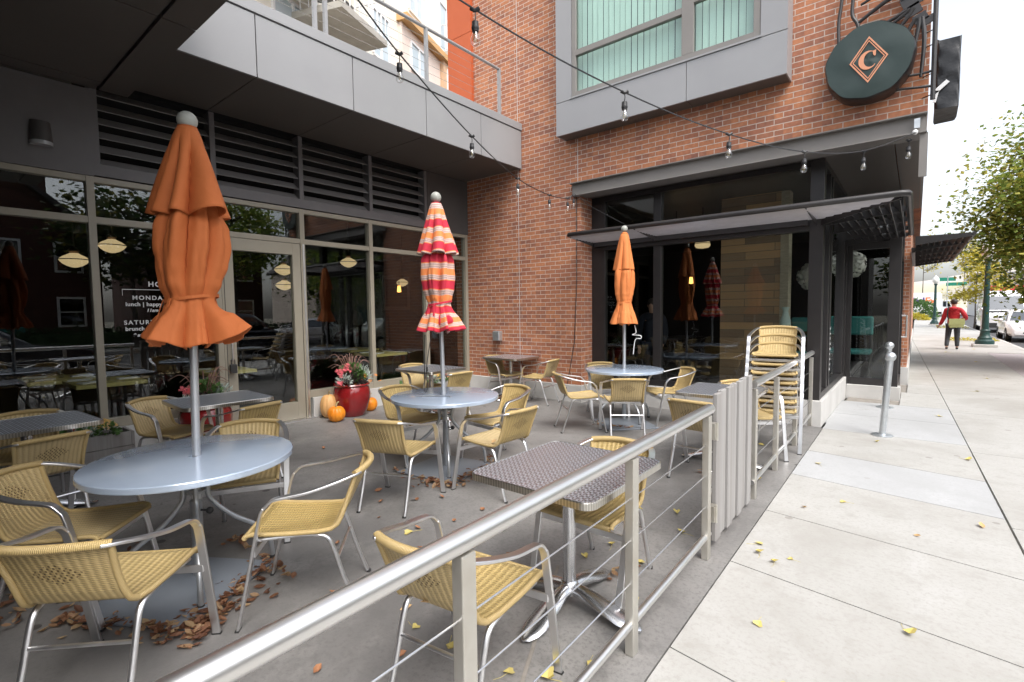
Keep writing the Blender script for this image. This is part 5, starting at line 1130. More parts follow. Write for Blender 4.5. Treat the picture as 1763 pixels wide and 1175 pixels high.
yel = [(-1.15, 1.62), (-1.3, 1.55), (-1.05, 1.8), (-1.6, 1.5), (-1.1, 2.35), (-1.25, 2.75), (-1.5, 2.85), (-1.85, 1.5), (-1.2, 3.3), (-1.35, 3.6), (-1.6, 3.5), (-1.1, 4.5), (-1.3, 6.0), (-1.05, 4.75), (-1.55, 2.6), (-1.05, 1.35), (-1.9, 3.9), (-2.7, 2.15)]
scatter([(x, y, rnd.uniform(.7, 1.1)) for x, y in yel], (2, 3), 'pale yellow fan shaped leaf lying on the grey patio floor', 'yellow leaves scattered on the patio')
from_px = [(-0.38, 2.16, 1.1), (-0.33, 2.12, 1.3), (-0.40, 2.08, 0.9), (-0.49, 1.80, 0.8), (-0.55, 2.55, 0.8), (-0.62, 3.25, 0.8), (-0.72, 3.32, 0.9), (-0.75, 3.45, 0.9), (-0.55, 3.35, 0.6), (0.02, 2.9, 0.9), (-0.62, 4.3, 0.9), (-0.4, 4.6, 0.8), (0.05, 4.2, 0.7), (0.40, 4.65, 1.1), (0.50, 3.1, 0.9), (0.62, 4.35, 0.9), (0.45, 6.6, 1.0), (0.9, 12.0, 1.2), (1.2, 14.2, 1.2), (0.8, 21.5, 1.6), (1.3, 18.2, 1.3), (-0.7, 5.6, 0.9), (-0.3, 6.9, 0.8), (0.3, 9.0, 1.1), (1.6, 23.4, 1.4)]
scatter(from_px, (2, 2, 3, 1), 'small yellow leaf lying on the pale sidewalk slabs', 'yellow leaves scattered on the sidewalk')
seat_leaf = [(-3.20, 3.78, 0.440), (-2.70, 3.06, 0.445), (-1.40, 1.28, 0.443), (-1.34, 1.34, 0.447), (-1.45, 1.24, 0.445), (-1.37, 1.18, 0.455)]
for x, y, z in seat_leaf:
    o = lf[(1 if x < -1.9 else 1, 0)].copy(); COL.objects.link(o); o.location = (x, y, z); o.rotation_euler = (0, 0, x*7); o.scale = (1.2,)*3 if x > -1.9 else (0.9,)*3
    tag(o, 'dry tan leaf lying on a wicker chair seat', 'leaf', 'leaves on chair seats')
for o in lf.values(): bpy.data.objects.remove(o)

# ================================================================== PAVEMENT FURNITURE
def bollard(x, y, tx, lab):
    root = thing('bollard', lab, 'bollard', (x, y, 0), 0, 'ball topped bollards')
    m = MB(); m.lathe([(0.11, 0.0), (0.11, 0.012), (0.10, 0.016), (0.045, 0.018)], 28); m.build('base_plate', 'galv', root)
    m = MB(); m.tube([(0, 0, 0.012), (tx, 0, 0.90)], 0.035, 18); m.build('post', 'galv', root)
    m = MB(); m.sphere((tx*1.05, 0, 0.945), 0.058, 20, 12); m.build('ball', 'galv', root)
    for k in range(4): pass
bollard(-0.268, 7.30, 0.05, 'galvanised ball topped bollard standing nearer to us on the sidewalk')
bollard(-0.322, 9.36, 0.03, 'galvanised ball topped bollard behind the nearer one, in front of the side window')
def street_lamp(x, y, h, lab):
    root = thing('street_lamp', lab, 'street lamp', (x, y, 0), 0, 'dark green street lamps')
    m = MB(); m.box(-0.34, 0.34, -0.34, 0.34, 0.0, 0.10); m.build('footing', 'kerbc', root, smooth=False, bevel=0.02)
    m = MB(); m.lathe([(0.27, 0.10), (0.27, 0.22), (0.24, 0.25), (0.20, 0.28), (0.20, 0.34), (0.15, 0.40), (0.13, 0.56), (0.15, 0.60), (0.12, 0.64)], 24); m.build('base', 'lampgreen', root)
    m = MB(); m.lathe([(0.105, 0.64), (0.09, 1.4), (0.07, h-0.25), (0.10, h-0.22), (0.12, h-0.16), (0.08, h-0.12)], 20); m.build('pole', 'lampgreen', root)
    m = MB(); m.lathe([(0.09, h-0.12), (0.16, h-0.05), (0.215, h+0.10), (0.21, h+0.26), (0.14, h+0.38), (0.07, h+0.43), (0.05, h+0.48), (0.015, h+0.54), (0.001, h+0.56)], 24); m.build('globe', 'globe', root)
street_lamp(2.0, 25.1, 3.35, 'dark green lamp post with a stepped base on the sidewalk, top hidden in leaves')
street_lamp(1.16, 51.0, 3.35, 'farther green lamp post with a white globe, left of the walking person')
def road_sign(x, y):
    root = thing('street_sign', 'green street name sign on a thin post far down the sidewalk', 'sign')
    m = MB(); m.tube([(x, y, 0), (x, y, 4.0)], 0.04, 8); m.build('post', 'galv', root)
    m = MB(); m.box(x-0.9, x+0.5, y-0.02, y+0.02, 3.55, 3.85); m.build('sign_blade', 'signgreen', root, smooth=False)
    m = MB(); m.box(x-0.1, x+1.2, y-0.02, y+0.02, 3.15, 3.42); m.build('sign_blade', 'signgreen', root, smooth=False)
road_sign(2.0, 55)
pm_ = thing('parking_meter', 'thin grey parking meter post at the kerb left of the white van', 'parking meter', (2.45, 32.5, 0))
m = MB(); m.lathe([(0.05, 0), (0.035, 0.05), (0.03, 1.05)], 12); m.build('post', 'galv', pm_); m = MB(); m.box(-0.10, 0.10, -0.06, 0.06, 1.05, 1.30); m.sphere((0, 0, 1.32), 0.10, 14, 8); m.build('meter_head', 'galv', pm_)

# ---- vehicles (local: length along Y, front at -Y, width X, wheels on z=0)
def loft(m, secs, n=20):
    # secs: list of (y, [(x,z)...half profile from bottom centre to top centre]) mirrored in x
    o0 = len(m.v); k = None
    for y, hp in secs:
        full = [(x, z) for x, z in hp] + [(-x, z) for x, z in hp[::-1]]
        k = len(full)
        for x, z in full: m.v.append((x, y, z))
    for i in range(len(secs)-1):
        for j in range(k): j2 = (j+1) % k; m.face((o0+i*k+j, o0+i*k+j2, o0+(i+1)*k+j2, o0+(i+1)*k+j))
    m.face([o0+j for j in range(k)][::-1]); m.face([o0+(len(secs)-1)*k+j for j in range(k)])
def car(name, lab, x, y, rz, paint, kind='sedan', group=None, cat='car'):
    root = thing(name, lab, cat, (x, y, -0.13), rz, group)
    if kind == 'sedan': hw, Ln, belt, roof, hood = 0.89, 4.6, 0.92, 1.43, 0.86
    elif kind == 'suv': hw, Ln, belt, roof, hood = 0.93, 4.6, 1.08, 1.70, 1.0
    else: hw, Ln, belt, roof, hood = 1.0, 5.6, 1.32, 2.52, 1.22
    h = Ln/2
    def sec(y, w, zt, zb=0.28): return (y, [(w*0.9, zb), (w, zb+0.12), (w, zt*0.62+zb*0.38), (w*0.985, zt-0.06), (w*0.93, zt)])
    m = MB(); hd = hood
    loft(m, [sec(-h, hw*0.80, hd-0.28, 0.34), sec(-h+0.08, hw*0.90, hd-0.16, 0.27), sec(-h+0.35, hw*0.97, hd-0.06), sec(-h+1.0, hw, hd, 0.24), sec(-h+1.35, hw, belt, 0.24), sec(0.2, hw, belt+0.02, 0.24), sec(h-1.0, hw, belt+0.04, 0.24), sec(h-0.3, hw*0.96, belt+(0.02 if kind != 'van' else 0.02), 0.26), sec(h-0.05, hw*0.90, belt-0.10, 0.30), sec(h, hw*0.82, belt-0.25, 0.38)])
    body = m.build('body', paint, root, ang=32, bevel=0.03)
    # cabin
    if kind == 'sedan': cs = [(-h+1.30, hw*0.86, belt-0.02), (-h+2.0, hw*0.72, roof-0.05), (-h+2.6, hw*0.70, roof), (h-1.55, hw*0.70, roof-0.03), (h-0.75, hw*0.80, belt-0.01)]
    elif kind == 'suv': cs = [(-h+1.25, hw*0.88, belt-0.02), (-h+1.95, hw*0.78, roof-0.06), (-h+2.6, hw*0.77, roof), (h-0.45, hw*0.76, roof-0.05), (h-0.1, hw*0.84, belt-0.01)]
    else: cs = [(-h+0.85, hw*0.92, belt-0.02), (-h+1.45, hw*0.84, roof-0.25), (-h+1.85, hw*0.84, roof), (h-0.3, hw*0.84, roof), (h-0.05, hw*0.90, belt-0.01)]
    m = MB(); o = len(m.v)
    for y_, w_, z_ in cs:
        base = belt - 0.03
        for sx_, zz in ((hw*0.93, base), (w_ + (hw*0.93-w_)*0.15, base + (z_-base)*0.85), (w_*0.9, z_), (-w_*0.9, z_), (-(w_ + (hw*0.93-w_)*0.15), base + (z_-base)*0.85), (-hw*0.93, base)): m.v.append((sx_, y_, zz))
    for i in range(len(cs)-1):
        for j in range(5): m.face((o+i*6+j, o+i*6+j+1, o+(i+1)*6+j+1, o+(i+1)*6+j))
    m.face([o+j for j in range(6)][::-1]); m.face([o+(len(cs)-1)*6+j for j in range(6)])
    cab = m.build('cabin', paint, root, ang=30, bevel=0.03)
    def quad(p): 
        mm = MB(); mm.v = [tuple(q) for q in p]; mm.face((0, 1, 2, 3)); return mm
    A, Bq = cs[0], cs[1]; zb_, fw = belt+0.03, 0.90
    def fp(w_, t, y0, y1, z0, z1, off=0.012): return (w_, y0+(y1-y0)*t - off, z0+(z1-z0)*t + off*0.5)
    m = quad([fp(-hw*0.80, 0.08, A[0], Bq[0], belt-0.03, Bq[2]), fp(hw*0.80, 0.08, A[0], Bq[0], belt-0.03, Bq[2]), fp(Bq[1]*0.86, 0.90, A[0], Bq[0], belt-0.03, Bq[2]), fp(-Bq[1]*0.86, 0.90, A[0], Bq[0], belt-0.03, Bq[2])])
    m.build('windscreen', 'carglass' if kind != 'van' else 'carglass', cab, smooth=False, thick=0.01)
    Cq, Dq = cs[-2], cs[-1]
    m = quad([fp(hw*0.78, 0.1, Dq[0], Cq[0], belt-0.03, Cq[2], -0.012), fp(-hw*0.78, 0.1, Dq[0], Cq[0], belt-0.03, Cq[2], -0.012), fp(-Cq[1]*0.86, 0.9, Dq[0], Cq[0], belt-0.03, Cq[2], -0.012), fp(Cq[1]*0.86, 0.9, Dq[0], Cq[0], belt-0.03, Cq[2], -0.012)])
    m.build('rear_window', 'carglass', cab, smooth=False, thick=0.01)
    for sg_ in (-1, 1):
        wy = hw*0.93; top = (Bq[1] + (hw*0.93-Bq[1])*0.15)
        e = cs[-2][0] if kind != 'van' else -h+2.3
        m = quad([(sg_*(wy+0.006), A[0]+0.35, belt+0.02), (sg_*(wy+0.006), min(e+0.35, cs[-1][0]-0.3) if kind != 'van' else e, belt+0.02), (sg_*(top+0.01), e, belt-0.03+(Bq[2]-belt+0.03)*0.84), (sg_*(top+0.01), Bq[0]+0.05, belt-0.03+(Bq[2]-belt+0.03)*0.84)]); m.build('side_window', 'carglass', cab, smooth=False, thick=0.01)
        m = MB(); m.sphere((sg_*(hw+0.09), A[0]+0.45, belt+0.05), 0.09, 12, 8, 0.7); m.build('mirror', paint, root)
        m = MB(); m.obox((sg_*hw*0.70, -h+0.14, hd-0.24), (0.93*1, sg_*0.45, 0), (-sg_*0.45, 0.93, 0), (0, 0, 1), 0.19, 0.05, 0.075); m.build('headlight', 'headlight', root, smooth=False, bevel=0.02)
        m = MB(); m.obox((sg_*hw*0.74, h-0.06, belt-0.18), (0.95, -sg_*0.3, 0), (sg_*0.3, 0.95, 0), (0, 0, 1), 0.15, 0.04, 0.09); m.build('tail_light', 'redaw', root, smooth=False, bevel=0.02)
        for yy in (-h+0.85, h-0.95):
            r_ = 0.32 if kind == 'sedan' else 0.36
            m = MB(); o = len(m.v); n_ = 24
            P_ = [(0.20, 0.0), (r_-0.02, 0.0), (r_, 0.03), (r_, 0.17), (r_-0.02, 0.20), (0.20, 0.20)]
            for rr, ww in P_:
                for k in range(n_): a = 2*pi*k/n_; m.v.append((sg_*(hw-0.19+ww), yy + rr*cos(a), r_ + rr*sin(a)))
            for i in range(len(P_)-1):
                for k in range(n_): k2 = (k+1) % n_; m.face((o+i*n_+k, o+i*n_+k2, o+(i+1)*n_+k2, o+(i+1)*n_+k))
            w_ = m.build('wheel', 'tyre', root)
            m = MB(); m.tube([(sg_*(hw-0.10), yy, r_), (sg_*(hw-0.005), yy, r_)], 0.20, 20); m.build('rim', 'chrome', w_)
    m = MB()
    for sx_ in (-0.20, 0.20): m.box(sx_-0.15, sx_+0.15, -h-0.012, -h+0.03, hd-0.34, hd-0.24)
    m.box(-0.42, 0.42, -h-0.012, -h+0.03, 0.40, 0.46) if kind == 'sedan' else m.box(-0.75, 0.75, -h-0.02, -h+0.05, 0.32, 0.60)
    m.build('grille', 'plastic', root, smooth=False, bevel=0.01)
    m = MB(); m.box(-0.26, 0.26, -h-0.02, -h-0.008, 0.48, 0.58); m.build('number_plate', 'white', root, smooth=False)
    return root
GC = 'vehicles parked along the street'
car('parked_car', 'white sedan parked nose towards us at the kerb on the right edge', 4.05, 32.8, 0, 'carwhite', 'sedan', GC)
car('parked_van', 'tall white van parked behind the white sedan', 4.15, 43.5, 0, 'carwhite', 'van', GC, 'van')
# ---- delivery trucks on the cross street (side towards us)
def truck(x, y, lab, L_=5.6):
    root = thing('delivery_truck', lab, 'truck', (x, y, -0.13), 0, 'white delivery trucks on the cross street')
    m = MB(); m.box(-L_/2, L_/2-1.6, 0, 2.3, 0.75, 3.45); bx = m.build('cargo_box', 'white', root, smooth=False, bevel=0.05)
    m = MB(); m.prism([(0, 0.5), (1.55, 0.5), (1.55, 1.35), (1.15, 1.5), (0.75, 2.45), (0, 2.5)], 2.2, (L_/2-1.58, 2.25, 0), (1, 0, 0), (0, 0, 1)); m.build('cab', 'carwhite', root, smooth=False, bevel=0.04)
    m = MB(); m.prism([(0.12, 1.5), (0.98, 1.5), (0.70, 2.25), (0.12, 2.25)], 0.02, (L_/2-1.58, 0.045, 0), (1, 0, 0), (0, 0, 1)); m.build('cab_window', 'carglass', root, smooth=False)
    m = MB(); m.box(-L_/2+0.1, L_/2-0.2, 0.3, 2.0, 0.45, 0.74); m.build('chassis', 'plastic', root, smooth=False)
    for xx in (-L_/2+1.2, L_/2-0.9):
        w_ = MB(); w_.tube([(xx, 0.02, 0.42), (xx, 0.30, 0.42)], 0.42, 22); ww = w_.build('wheel', 'tyre', root); r_ = MB(); r_.tube([(xx, 0.0, 0.42), (xx, 0.05, 0.42)], 0.22, 16); r_.build('rim', 'chrome', ww)
    for t_, mt, xo in (('Fed', 'purple', -1.85), ('Ex', 'fedorange', -0.12)):
        mw = Matrix(((1, 0, 0, -L_/2+2.3+xo), (0, 0, -1, -0.006), (0, 1, 0, 1.95), (0, 0, 0, 1))); text_mesh('lettering', t_, 1.25, mt, bx, mw, 0.03, 'LEFT', 0.92, 0.002)
truck(-2.4, 88, 'white delivery truck with purple and orange lettering, far left behind the brick edge')
truck(1.6, 92, 'second white delivery truck with purple and orange lettering, behind the globe lamp')
# ---- far white shop building with red awnings
sb = thing('shop_building', 'long low white shop building with red awnings across the far street', 'building')
def spart(name, mb, mat, **kw): kw.setdefault('smooth', False); return mb.build(name, mat, sb, **kw)
M['shopwhite'] = noise_mat('shop_white', (0.66, 0.66, 0.65), (0.70, 0.70, 0.69), 0.5, 0.7)
spart('wall', boxes((7, 46, 100, 118, -0.2, 5.6)), 'shopwhite'); spart('roof', boxes((6.6, 46.4, 99.6, 118.4, 5.61, 6.2)), 'panel')
for k in range(7): spart('window', boxes((8+k*5.2, 11.4+k*5.2, 99.93, 99.99, 0.5, 3.2)), 'black')
for x0 in (8.0, 16.0, 24.5): 
    m = MB(); m.prism([(0, 3.4), (-1.2, 3.3), (-1.2, 3.6), (0, 4.3)], 5.0, (x0, 100, 0), (0, 1, 0), (0, 0, 1)); spart('awning', m, 'redaw')

# ================================================================== TREES
def tree(name, lab, x, y, trunk_h, rx, rz, cz, n, size, mat, seed, group=None, taper=0.0, clumps=26, trunk_r=0.09, bare=False):
    rnd = random.Random(seed); root = thing(name, lab, 'tree', (x, y, -0.02), 0, group)
    m = MB(); m.tube(bez([(0, 0, -0.1), (0.03, 0.02, trunk_h*0.5), (0.0, 0.05, trunk_h), (0.06, 0.0, cz+rz*0.55)], 5), [trunk_r*(1.25-0.075*i) for i in range(16)], 10)
    C = []
    for k in range(clumps):
        b = rnd.uniform(-0.9, 0.95); a = rnd.uniform(0, 2*pi); q = rnd.uniform(0.45, 0.92); w = rx*(1 - taper*max(0, b))*math.sqrt(max(0.05, 1-b*b*0.9)); C.append(Vector((w*q*cos(a), w*q*sin(a), cz + rz*b*0.88)))
    for c in C:
        st = Vector((0.02, 0.02, max(trunk_h*0.75, min(c.z-0.25*abs(c.xy.length)-0.3, cz+rz*0.4)))); mid = (st+c)/2 + Vector((0, 0, -0.05*rx))
        m.tube(bez([st, mid, c], 4), [trunk_r*0.42*(1-0.1*i) for i in range(9)], 6)
        if bare:
            for _ in range(10):
                d = Vector((rnd.gauss(0, 1), rnd.gauss(0, 1), rnd.uniform(0, 1.4))).normalized()*rnd.uniform(0.5, 1.2)*rx*0.35; m.tube([mid+(c-mid)*rnd.random(), c+d], [trunk_r*0.18, trunk_r*0.06], 4)
    m.build('trunk', 'bark', root)
    m = MB()
    for i in range(n):
        c = C[rnd.randrange(len(C))]; s = rx*rnd.choice((0.12, 0.17, 0.23, 0.31))
        gg = lambda q: max(-1.7*q, min(1.7*q, rnd.gauss(0, q))); p = c + Vector((gg(s), gg(s), gg(s*0.6)))
        d = Vector((rnd.gauss(0, 1), rnd.gauss(0, 1), rnd.gauss(-0.35, 0.5))).normalized(); w = d.cross(Vector((rnd.gauss(0, .5), rnd.gauss(0, .5), 1))).normalized(); L = size*rnd.uniform(0.6, 1.25); wd = L*0.36; nn = d.cross(w)
        o = len(m.v); m.v += [tuple(p), tuple(p + d*L*0.45 + w*wd + nn*L*0.08), tuple(p + d*L), tuple(p + d*L*0.45 - w*wd + nn*L*0.08)]; m.face((o, o+1, o+2, o+3))
    m.build('crown', mat, root, smooth=False)
    return root
tree('street_tree', 'leafy green street tree with yellowing tips, leaning in from the right edge', 3.5, 17.4, 1.8, 2.5, 2.6, 3.95, 60000, 0.125, 'foliage', 3, None, 0.5, 75, 0.09)
tree('young_tree', 'small bright yellow tree behind the green one, above the white van', 3.2, 47.0, 1.7, 1.9, 1.8, 3.6, 2600, 0.22, 'foliageyellow', 5, None, 0.2, 18, 0.06)
for k, (x, y, h, mt, lab) in enumerate(((-4, 126, 8, 'foliageyellow', 'thin bare tree on the far hill, farthest left'), (1, 132, 9, 'foliageyellow', 'thin bare tree on the far hill, above the trucks'), (7, 128, 8, 'foliageyellow', 'thin bare tree on the far hill, above the person'), (13, 134, 9, 'foliageyellow', 'thin bare tree on the far hill, behind the yellow tree'), (19, 128, 8, 'foliageyellow', 'thin bare tree on the far hill, behind the lamp post'))):
    tree('bare_tree', lab, x, y, h*0.5, h*0.42, h*0.45, h+3, 700, 0.4, mt, 40+k, 'bare trees on the far hill', 0.3, 22, 0.16, True)
def shrub(name, lab, x, y, rx, ry, rz, n, size, mat, seed, group=None):
    rnd = random.Random(seed); root = thing(name, lab, 'shrub', (x, y, 0), 0, group); m = MB(); leaf_cloud(m, (0, 0, rz*0.2), rx, ry, rz, n, size, rnd); m.build('foliage', mat, root, smooth=False)
    m = MB()
    for k in range(7): a = k*0.9; m.tube([(0, 0, -0.05), (rx*0.5*cos(a), ry*0.5*sin(a), rz*0.6)], 0.02, 5)
    m.build('stem', 'bark', root)
shrub('shrub', 'green shrub beside the sidewalk in front of the trucks', 0.15, 72, 1.7, 1.6, 1.9, 1500, 0.25, 'leafgreen', 3)
shrub('shrub', 'low yellow shrub at the foot of the green one', -0.2, 68, 1.3, 1.3, 0.6, 700, 0.22, 'foliageyellow', 4)
rnd = random.Random(6)
yl = MB()
for _ in range(420): leaf_into(yl, rnd.uniform(1.2, 2.8), rnd.choice((rnd.uniform(28.5, 31.5), rnd.uniform(44, 50))), 0.005, rnd.uniform(.07, .12), rnd, True, .2)
setting(yl.build('fallen_yellow_leaves', 'foliageyellow', smooth=False), 'stuff', 'carpet of yellow leaves on the far sidewalk')

# ================================================================== PEOPLE
def skin(name, nodes, edges, mat, parent, sub=2, root=0):
    me = bpy.data.meshes.new(name); me.from_pydata([n[:3] for n in nodes], edges, []); ob = bpy.data.objects.new(name, me); COL.objects.link(ob); ob.parent = parent
    me.materials.append(M[mat])
    md = ob.modifiers.new('skin', 'SKIN'); md.use_smooth_shade = True
    for i, n in enumerate(nodes):
        sv = me.skin_vertices[0].data[i]; sv.radius = (n[3], n[4] if len(n) > 4 else n[3]); sv.use_root = (i == root)
    s_ = ob.modifiers.new('sub', 'SUBSURF'); s_.levels = sub; s_.render_levels = sub
    return ob
def chainE(*chains): return [(c[i], c[i+1]) for c in chains for i in range(len(c)-1)]
def person(lab, x, y, rz, top_m, leg_m, pose, grp=None):
    root = thing('person', lab, 'person', (x, y, 0), rz, grp)      # local: faces +Y
    P = pose
    # body: pelvis root, one continuous surface
    nodes = [(0, 0, 0.90, .13, .10), (0, .01, 1.08, .12, .085), (0, .0, 1.28, .155, .095), (0, -.01, 1.40, .10, .07), (0, .0, 1.47, .05, .05), (0, .015, 1.53, .075, .085), (0, .02, 1.62, .078, .095), (0, .01, 1.70, .055, .07)]
    E_ = [(0, 1), (1, 2), (2, 3), (3, 4), (4, 5), (5, 6), (6, 7)]
    def limb(start, pts, rad):
        prev = start
        for p, r_ in zip(pts, rad): nodes.append((*p, r_)); E_.append((prev, len(nodes)-1)); prev = len(nodes)-1
        return prev
    hands = []
    for sd_ in ('L', 'R'):
        e = limb(3, P['arm'+sd_], (.062, .048, .040, .033)); hands.append(e)
        limb(0, P['leg'+sd_], (.085, .060, .045, .038, .030))
    for e, sd_ in zip(hands, ('L', 'R')):
        w = Vector(nodes[e][:3]); d = (w - Vector(P['arm'+sd_][-2])).normalized(); s_ = d.orthogonal().normalized(); nodes.append((*(w+d*0.05), .030, .016)); E_.append((e, len(nodes)-1)); pb = len(nodes)-1
        for k in range(4):
            b0 = w + d*0.085 + s_*(k-1.5)*0.018; ln = (0.055, 0.065, 0.06, 0.045)[k]; nodes.append((*b0, .0085)); E_.append((pb, len(nodes)-1)); nodes.append((*(b0+d*ln*0.6+Vector((0, 0, -.004))), .0080)); E_.append((len(nodes)-2, len(nodes)-1)); nodes.append((*(b0+d*ln+Vector((0, .004, -.012))), .007)); E_.append((len(nodes)-2, len(nodes)-1))
        t0 = w + d*0.03 + s_*0.032; nodes.append((*t0, .010)); E_.append((e, len(nodes)-1)); nodes.append((*(t0+d*0.04+s_*0.012), .008)); E_.append((len(nodes)-2, len(nodes)-1))
    body = skin('body', nodes, E_, 'skin', root)
    m = MB(); m.sphere((0, .10, 1.605), .016, 8, 6, 1.5); m.sphere((.078, .02, 1.61), .022, 8, 6, 1.6); m.sphere((-.078, .02, 1.61), .022, 8, 6, 1.6); m.build('face_features', 'skin', body)
    m = MB(); m.sphere((.03, .098, 1.635), .010, 8, 6); m.sphere((-.03, .098, 1.635), .010, 8, 6); m.build('eyes', 'hair', body)
    m = MB(); m.sphere((0, -.002, 1.655), .098, 18, 12, 1.05, lambda a, i: 1.0 + 0.05*sin(5*a+i)); m.build('hair', 'hair', root)
    # jacket
    nj = [(0, 0, 0.84, .185, .135), (0, .0, 0.98, .175, .125), (0, .01, 1.15, .175, .125), (0, .0, 1.32, .195, .125), (0, -.02, 1.42, .13, .095), (0, -.03, 1.49, .088, .085)]; ej = [(0, 1), (1, 2), (2, 3), (3, 4), (4, 5)]
    for sd_ in ('L', 'R'):
        prev = 4
        for p, r_ in zip(P['arm'+sd_], (.088, .072, .060, .054)): nj.append((*p, r_)); ej.append((prev, len(nj)-1)); prev = len(nj)-1
    skin('jacket', nj, ej, top_m, root)
    nl = [(0, 0, 0.90, .165, .125)]; el = []
    for sd_ in ('L', 'R'):
        prev = 0
        for p, r_ in zip(P['leg'+sd_][:4], (.108, .082, .068, .062)): nl.append((*p, r_)); el.append((prev, len(nl)-1)); prev = len(nl)-1
    skin('trousers', nl, el, leg_m, root)
    for sd_ in ('L', 'R'):
        a_ = Vector(P['leg'+sd_][3]); t_ = Vector(P['leg'+sd_][4]); skin('shoe', [(*(a_+Vector((0, -.05, -.045))), .040, .035), (*(a_+Vector((0, .03, -.045))), .045, .038), (*(t_+Vector((0, .05, .0))), .042, .028)], [(0, 1), (1, 2)], 'shoe', root)
    return root
walk_pose = dict(armL=[(-.19, -.01, 1.37), (-.25, .0, 1.12), (-.32, .07, .92), (-.36, .11, .85)], armR=[(.19, -.01, 1.37), (.30, -.09, 1.17), (.33, .08, 1.06), (.22, .20, 1.06)],
                 legL=[(-.10, .02, .82), (-.13, .0, .48), (-.15, -.14, .20), (-.15, -.20, .10), (-.15, -.08, .04)], legR=[(.10, .02, .82), (.11, .05, .47), (.12, .03, .18), (.12, .02, .09), (.12, .14, .035)])
pr_ = person('person in a red hooded jacket and grey trousers walking away down the sidewalk', 1.03, 23.1, R(-3), 'redjacket', 'trousers', walk_pose)
m = MB(); m.sphere((0, -.10, 1.43), .115, 16, 10, 0.62); m.build('hood', 'redjacket', pr_)
bag = thing('messenger_bag', 'lime green messenger bag hanging at the back of the walking person', 'bag', (1.03, 23.1, 0), R(-3))
m = MB(); m.prism([(-.21, -.02), (-.19, -.16), (.17, -.16), (.21, -.01), (.20, .13), (-.20, .15)], 0.11, (0.09, -.155, .93), (1, 0, .06), (0, 0, 1)); m.build('pouch', 'bag', bag, smooth=False, bevel=0.03)
m = MB(); m.prism([(-.21, -.07), (.21, -.06), (.205, .135), (-.205, .155)], 0.012, (0.09, -.262, .93), (1, 0, .06), (0, 0, 1)); m.build('flap', 'bag', bag, smooth=False, bevel=0.004)
m = MB(); m.tube(bez([(-.11, -.16, 1.02), (-.16, -.15, 1.20), (-.14, -.09, 1.46), (-.10, .06, 1.44), (.10, .16, 1.10), (.22, .02, 1.0), (.27, -.15, 1.0)], 5), 1, rect=(.02, .005), side=(1, 0, 0)); m.build('strap', 'plastic', bag)
stand = dict(armL=[(-.20, 0, 1.37), (-.25, .0, 1.10), (-.24, .08, .90), (-.22, .14, .84)], armR=[(.20, 0, 1.37), (.26, 0, 1.10), (.26, .03, .88), (.25, .05, .80)], legL=[(-.10, 0, .82), (-.10, .01, .47), (-.10, 0, .18), (-.10, 0, .09), (-.10, .12, .035)], legR=[(.10, 0, .82), (.10, .01, .47), (.10, 0, .18), (.10, 0, .09), (.10, .12, .035)])
person('dim figure in dark clothing standing inside behind the corner window', -4.05, 9.4, R(190), 'darkcloth', 'darkcloth', stand)

# ================================================================== INSIDE THE RESTAURANT
def pendant(x, y, z, lab, mat='lampglow', r=0.158, bell=False):
    root = thing('pendant_lamp', lab, 'pendant lamp', (x, y, 0), 0, 'cream schoolhouse pendant lamps')
    m = MB(); m.tube([(0, 0, z+0.12), (0, 0, 3.45)], 0.010, 8); m.lathe([(0.05, z+0.10), (0.06, z+0.12), (0.03, z+0.16)], 16); m.build('stem', 'black', root)
    m = MB(); pr = [(0.045, z+0.085), (r*0.40, z+0.072), (r*0.72, z+0.045), (r*0.96, z+0.012), (r, z+0.0), (r*0.93, z-0.018), (r*0.78, z-0.048), (r*0.5, z-0.078), (r*0.2, z-0.096), (0.001, z-0.10)]
    if bell: pr = [(0.05, z+0.13), (r*0.5, z+0.11), (r*0.52, z+0.06), (r*0.9, z+0.03), (r, z-0.03), (r*0.8, z-0.07), (0.001, z-0.09)]
    m.lathe(pr, 28, cap=False); sh = m.build('glass_shade', mat, root)
    m = MB()
    for q in (1.0,): m.lathe([(r*q+0.002, z+0.008), (r*q+0.004, z+0.002), (r*q+0.002, z-0.004)], 28, cap=False)
    m.build('band', 'black', sh)
pendant(-8.5, 1.464, 2.27, 'cream pendant lamp inside the leftmost window'); pendant(-8.5, 1.865, 2.49, 'cream pendant lamp inside, just right of the first window post')
pendant(-8.5, 4.226, 2.30, 'upper cream pendant lamp seen through the glass door'); pendant(-9.3, 4.62, 2.08, 'lower cream pendant lamp seen through the glass door'); pendant(-8.5, 5.493, 2.51, 'cream pendant lamp in the window right of the glass door')
pendant(-10.0, 7.97, 2.28, 'small cream pendant lamp in the window beside the brick wall', r=0.15)
pendant(-3.62, 9.5, 2.88, 'cream pendant lamp cut off by the sunshade, inside the corner window'); pendant(-3.12, 9.5, 2.74, 'bell shaped cream pendant lamp inside the corner window', r=0.14, bell=True)
def amber(x, y, z, lab):
    root = thing('wall_sconce', lab, 'wall sconce', (x, y, z), 0, 'small amber wall sconces'); m = MB(); m.lathe([(0.035, 0.09), (0.05, -0.06), (0.001, -0.07)], 14); m.build('shade', 'amber', root); m = MB(); m.tube([(0, 0, 0.09), (0, 0, 0.2)], 0.008, 6); m.build('bracket', 'black', root)
amber(-9.6, 7.55, 2.08, 'small amber lamp in the window beside the striped umbrella'); amber(-8.6, 8.6, 2.06, 'small amber lamp at the last window before the brick wall'); amber(-4.2, 12.0, 2.2, 'small amber lamp deep inside the corner window')
